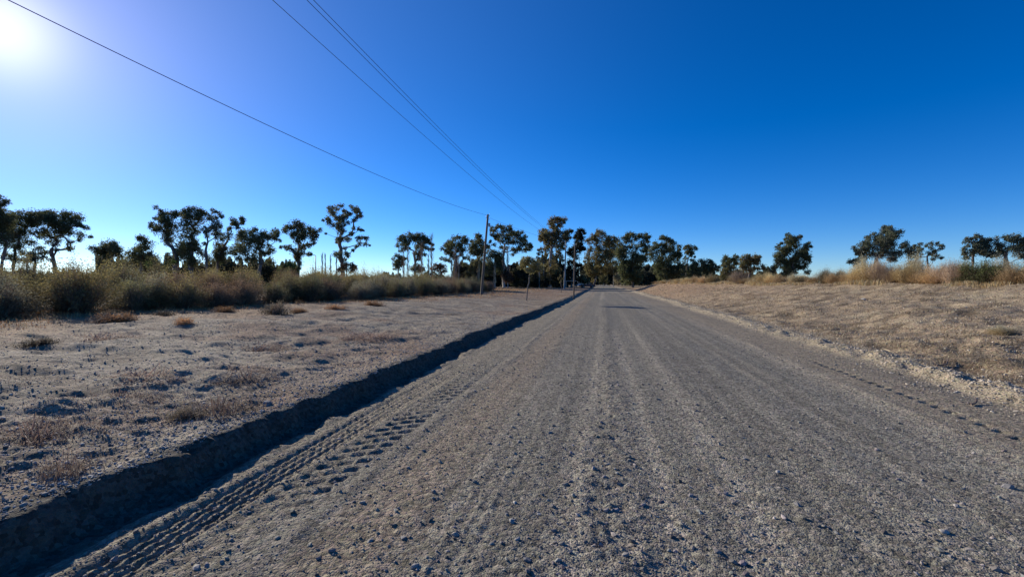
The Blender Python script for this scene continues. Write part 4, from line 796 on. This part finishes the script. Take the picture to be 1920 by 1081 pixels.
V, Q = tubes([(np.array([RIGHT * -.2 + [0, 0, 1.72], RIGHT * 2.6 + [0, 0, 1.72]]), [.09, .09])], 6); mesh('rail', V, Q, M_pale, t)

# ------------------------------------------------------------------ single stones and sticks one can point at
M_rock = plain('grey_stone', (.21, .20, .19), .9, 18, .4)
M_rockp = plain('pale_stone', (.42, .39, .34), .9, 18, .3)
def stone(px, py, size, label, mat=M_rock, z0=0.0, seed=0, flat=.6):
    g = np.random.default_rng(seed); x, y, D = spot(px, py, z0)
    import bmesh
    bm = bmesh.new(); bmesh.ops.create_icosphere(bm, subdivisions=3, radius=1)
    pl = [(rand_dirs(1, g)[0], g.uniform(.55, .85)) for _ in range(11)]
    for v in bm.verts:
        for nrm, d in pl:
            e = v.co.x * nrm[0] + v.co.y * nrm[1] + v.co.z * nrm[2]
            if e > d: v.co.x -= nrm[0] * (e - d); v.co.y -= nrm[1] * (e - d); v.co.z -= nrm[2] * (e - d)
        v.co.x *= size * 1.2; v.co.y *= size * .9; v.co.z *= size * flat
    me = bpy.data.meshes.new('stone'); bm.to_mesh(me); bm.free(); me.materials.append(mat)
    o = bpy.data.objects.new('stone', me); C.objects.link(o); o.location = (x, y, float(height(np.array([x]), np.array([y]), .01)[0]) + size * flat * .35); o.rotation_euler = (.1, -.15, g.uniform(0, 6)); tag(o, label, 'stone')
for i, a in enumerate([
 (988, 1050, .024, 'dark angular stone on the road, lowest in the middle of the view', M_rock, 0), (755, 1012, .022, 'grey angular stone on the road left of the middle', M_rock, 0), (693, 1016, .017, 'small dark stone left of the grey angular stone', M_rock, 0),
 (965, 942, .018, 'pale grey stone on the road amid dark gravel', M_rockp, 0), (949, 965, .016, 'small dark stone just below the pale grey one', M_rock, 0), (1011, 963, .014, 'little white stone on the road near the centre', M_rockp, 0),
 (1160, 1003, .020, 'stone with a dark shadow right of the centre streak', M_rock, 0), (1498, 950, .026, 'dark stone between two white ones on the right of the road', M_rock, 0), (1775, 1000, .028, 'pale stone casting a long shadow at the lower right', M_rockp, 0),
 (1895, 916, .035, 'flat stone near the right side of the road', M_rock, 0), (1460, 886, .020, 'white stone above the dark one on the right of the road', M_rockp, 0), (500, 760, .065, 'dark rounded stone lying at the edge of the cut bank', M_rock, .2),
 (917, 832, .022, 'dark stone farther up the left wheel track', M_rock, 0), (1032, 812, .022, 'dark stone near the centre line of the road', M_rock, 0), (1620, 595, .10, 'pale stone on the right embankment slope', M_rockp, .8)]):
    stone(a[0], a[1], a[2], a[3], a[4], a[5], 200 + i)
M_stick = plain('dead_wood', (.16, .11, .08), .9, 20, .4)
def stick(pa, pb, r, label, z0=.3, mat=None):
    ax, ay, _ = spot(pa[0], pa[1], z0); bx, by, _ = spot(pb[0], pb[1], z0); za, zb = gz(ax, ay) + .03, gz(bx, by) + .05
    g = np.random.default_rng(int(pa[0])); root = np.array([ax, ay, za]); P = bend((0, 0, 0), (bx - ax, by - ay, zb - za), g, .05, 6)
    V, Q = tubes([(P, np.linspace(r, r * .4, 6)), (np.array([P[3], P[3] + (P[5] - P[3]) * .5 + [.02, .05, .04]]), [r * .5, r * .2])], 6)
    o = mesh('stick', V, Q, mat or M_stick, None, None, True); o.location = root; tag(o, label, 'stick')
M_straw = plain('straw', (.55, .45, .28), .8, 20, .25)
stick((1757, 688), (1779, 680), .018, 'dark broken stick on the foot of the right embankment', .2)
stick((1852, 706), (1880, 722), .009, 'pale straw stalk pointing down the right embankment', .3, M_straw)
stick((1655, 655), (1685, 664), .009, 'pale straw stalk lying along the windrow of clods', .2, M_straw)
stick((1822, 762), (1836, 756), .014, 'short dark twig on the clods near the right side', .1)
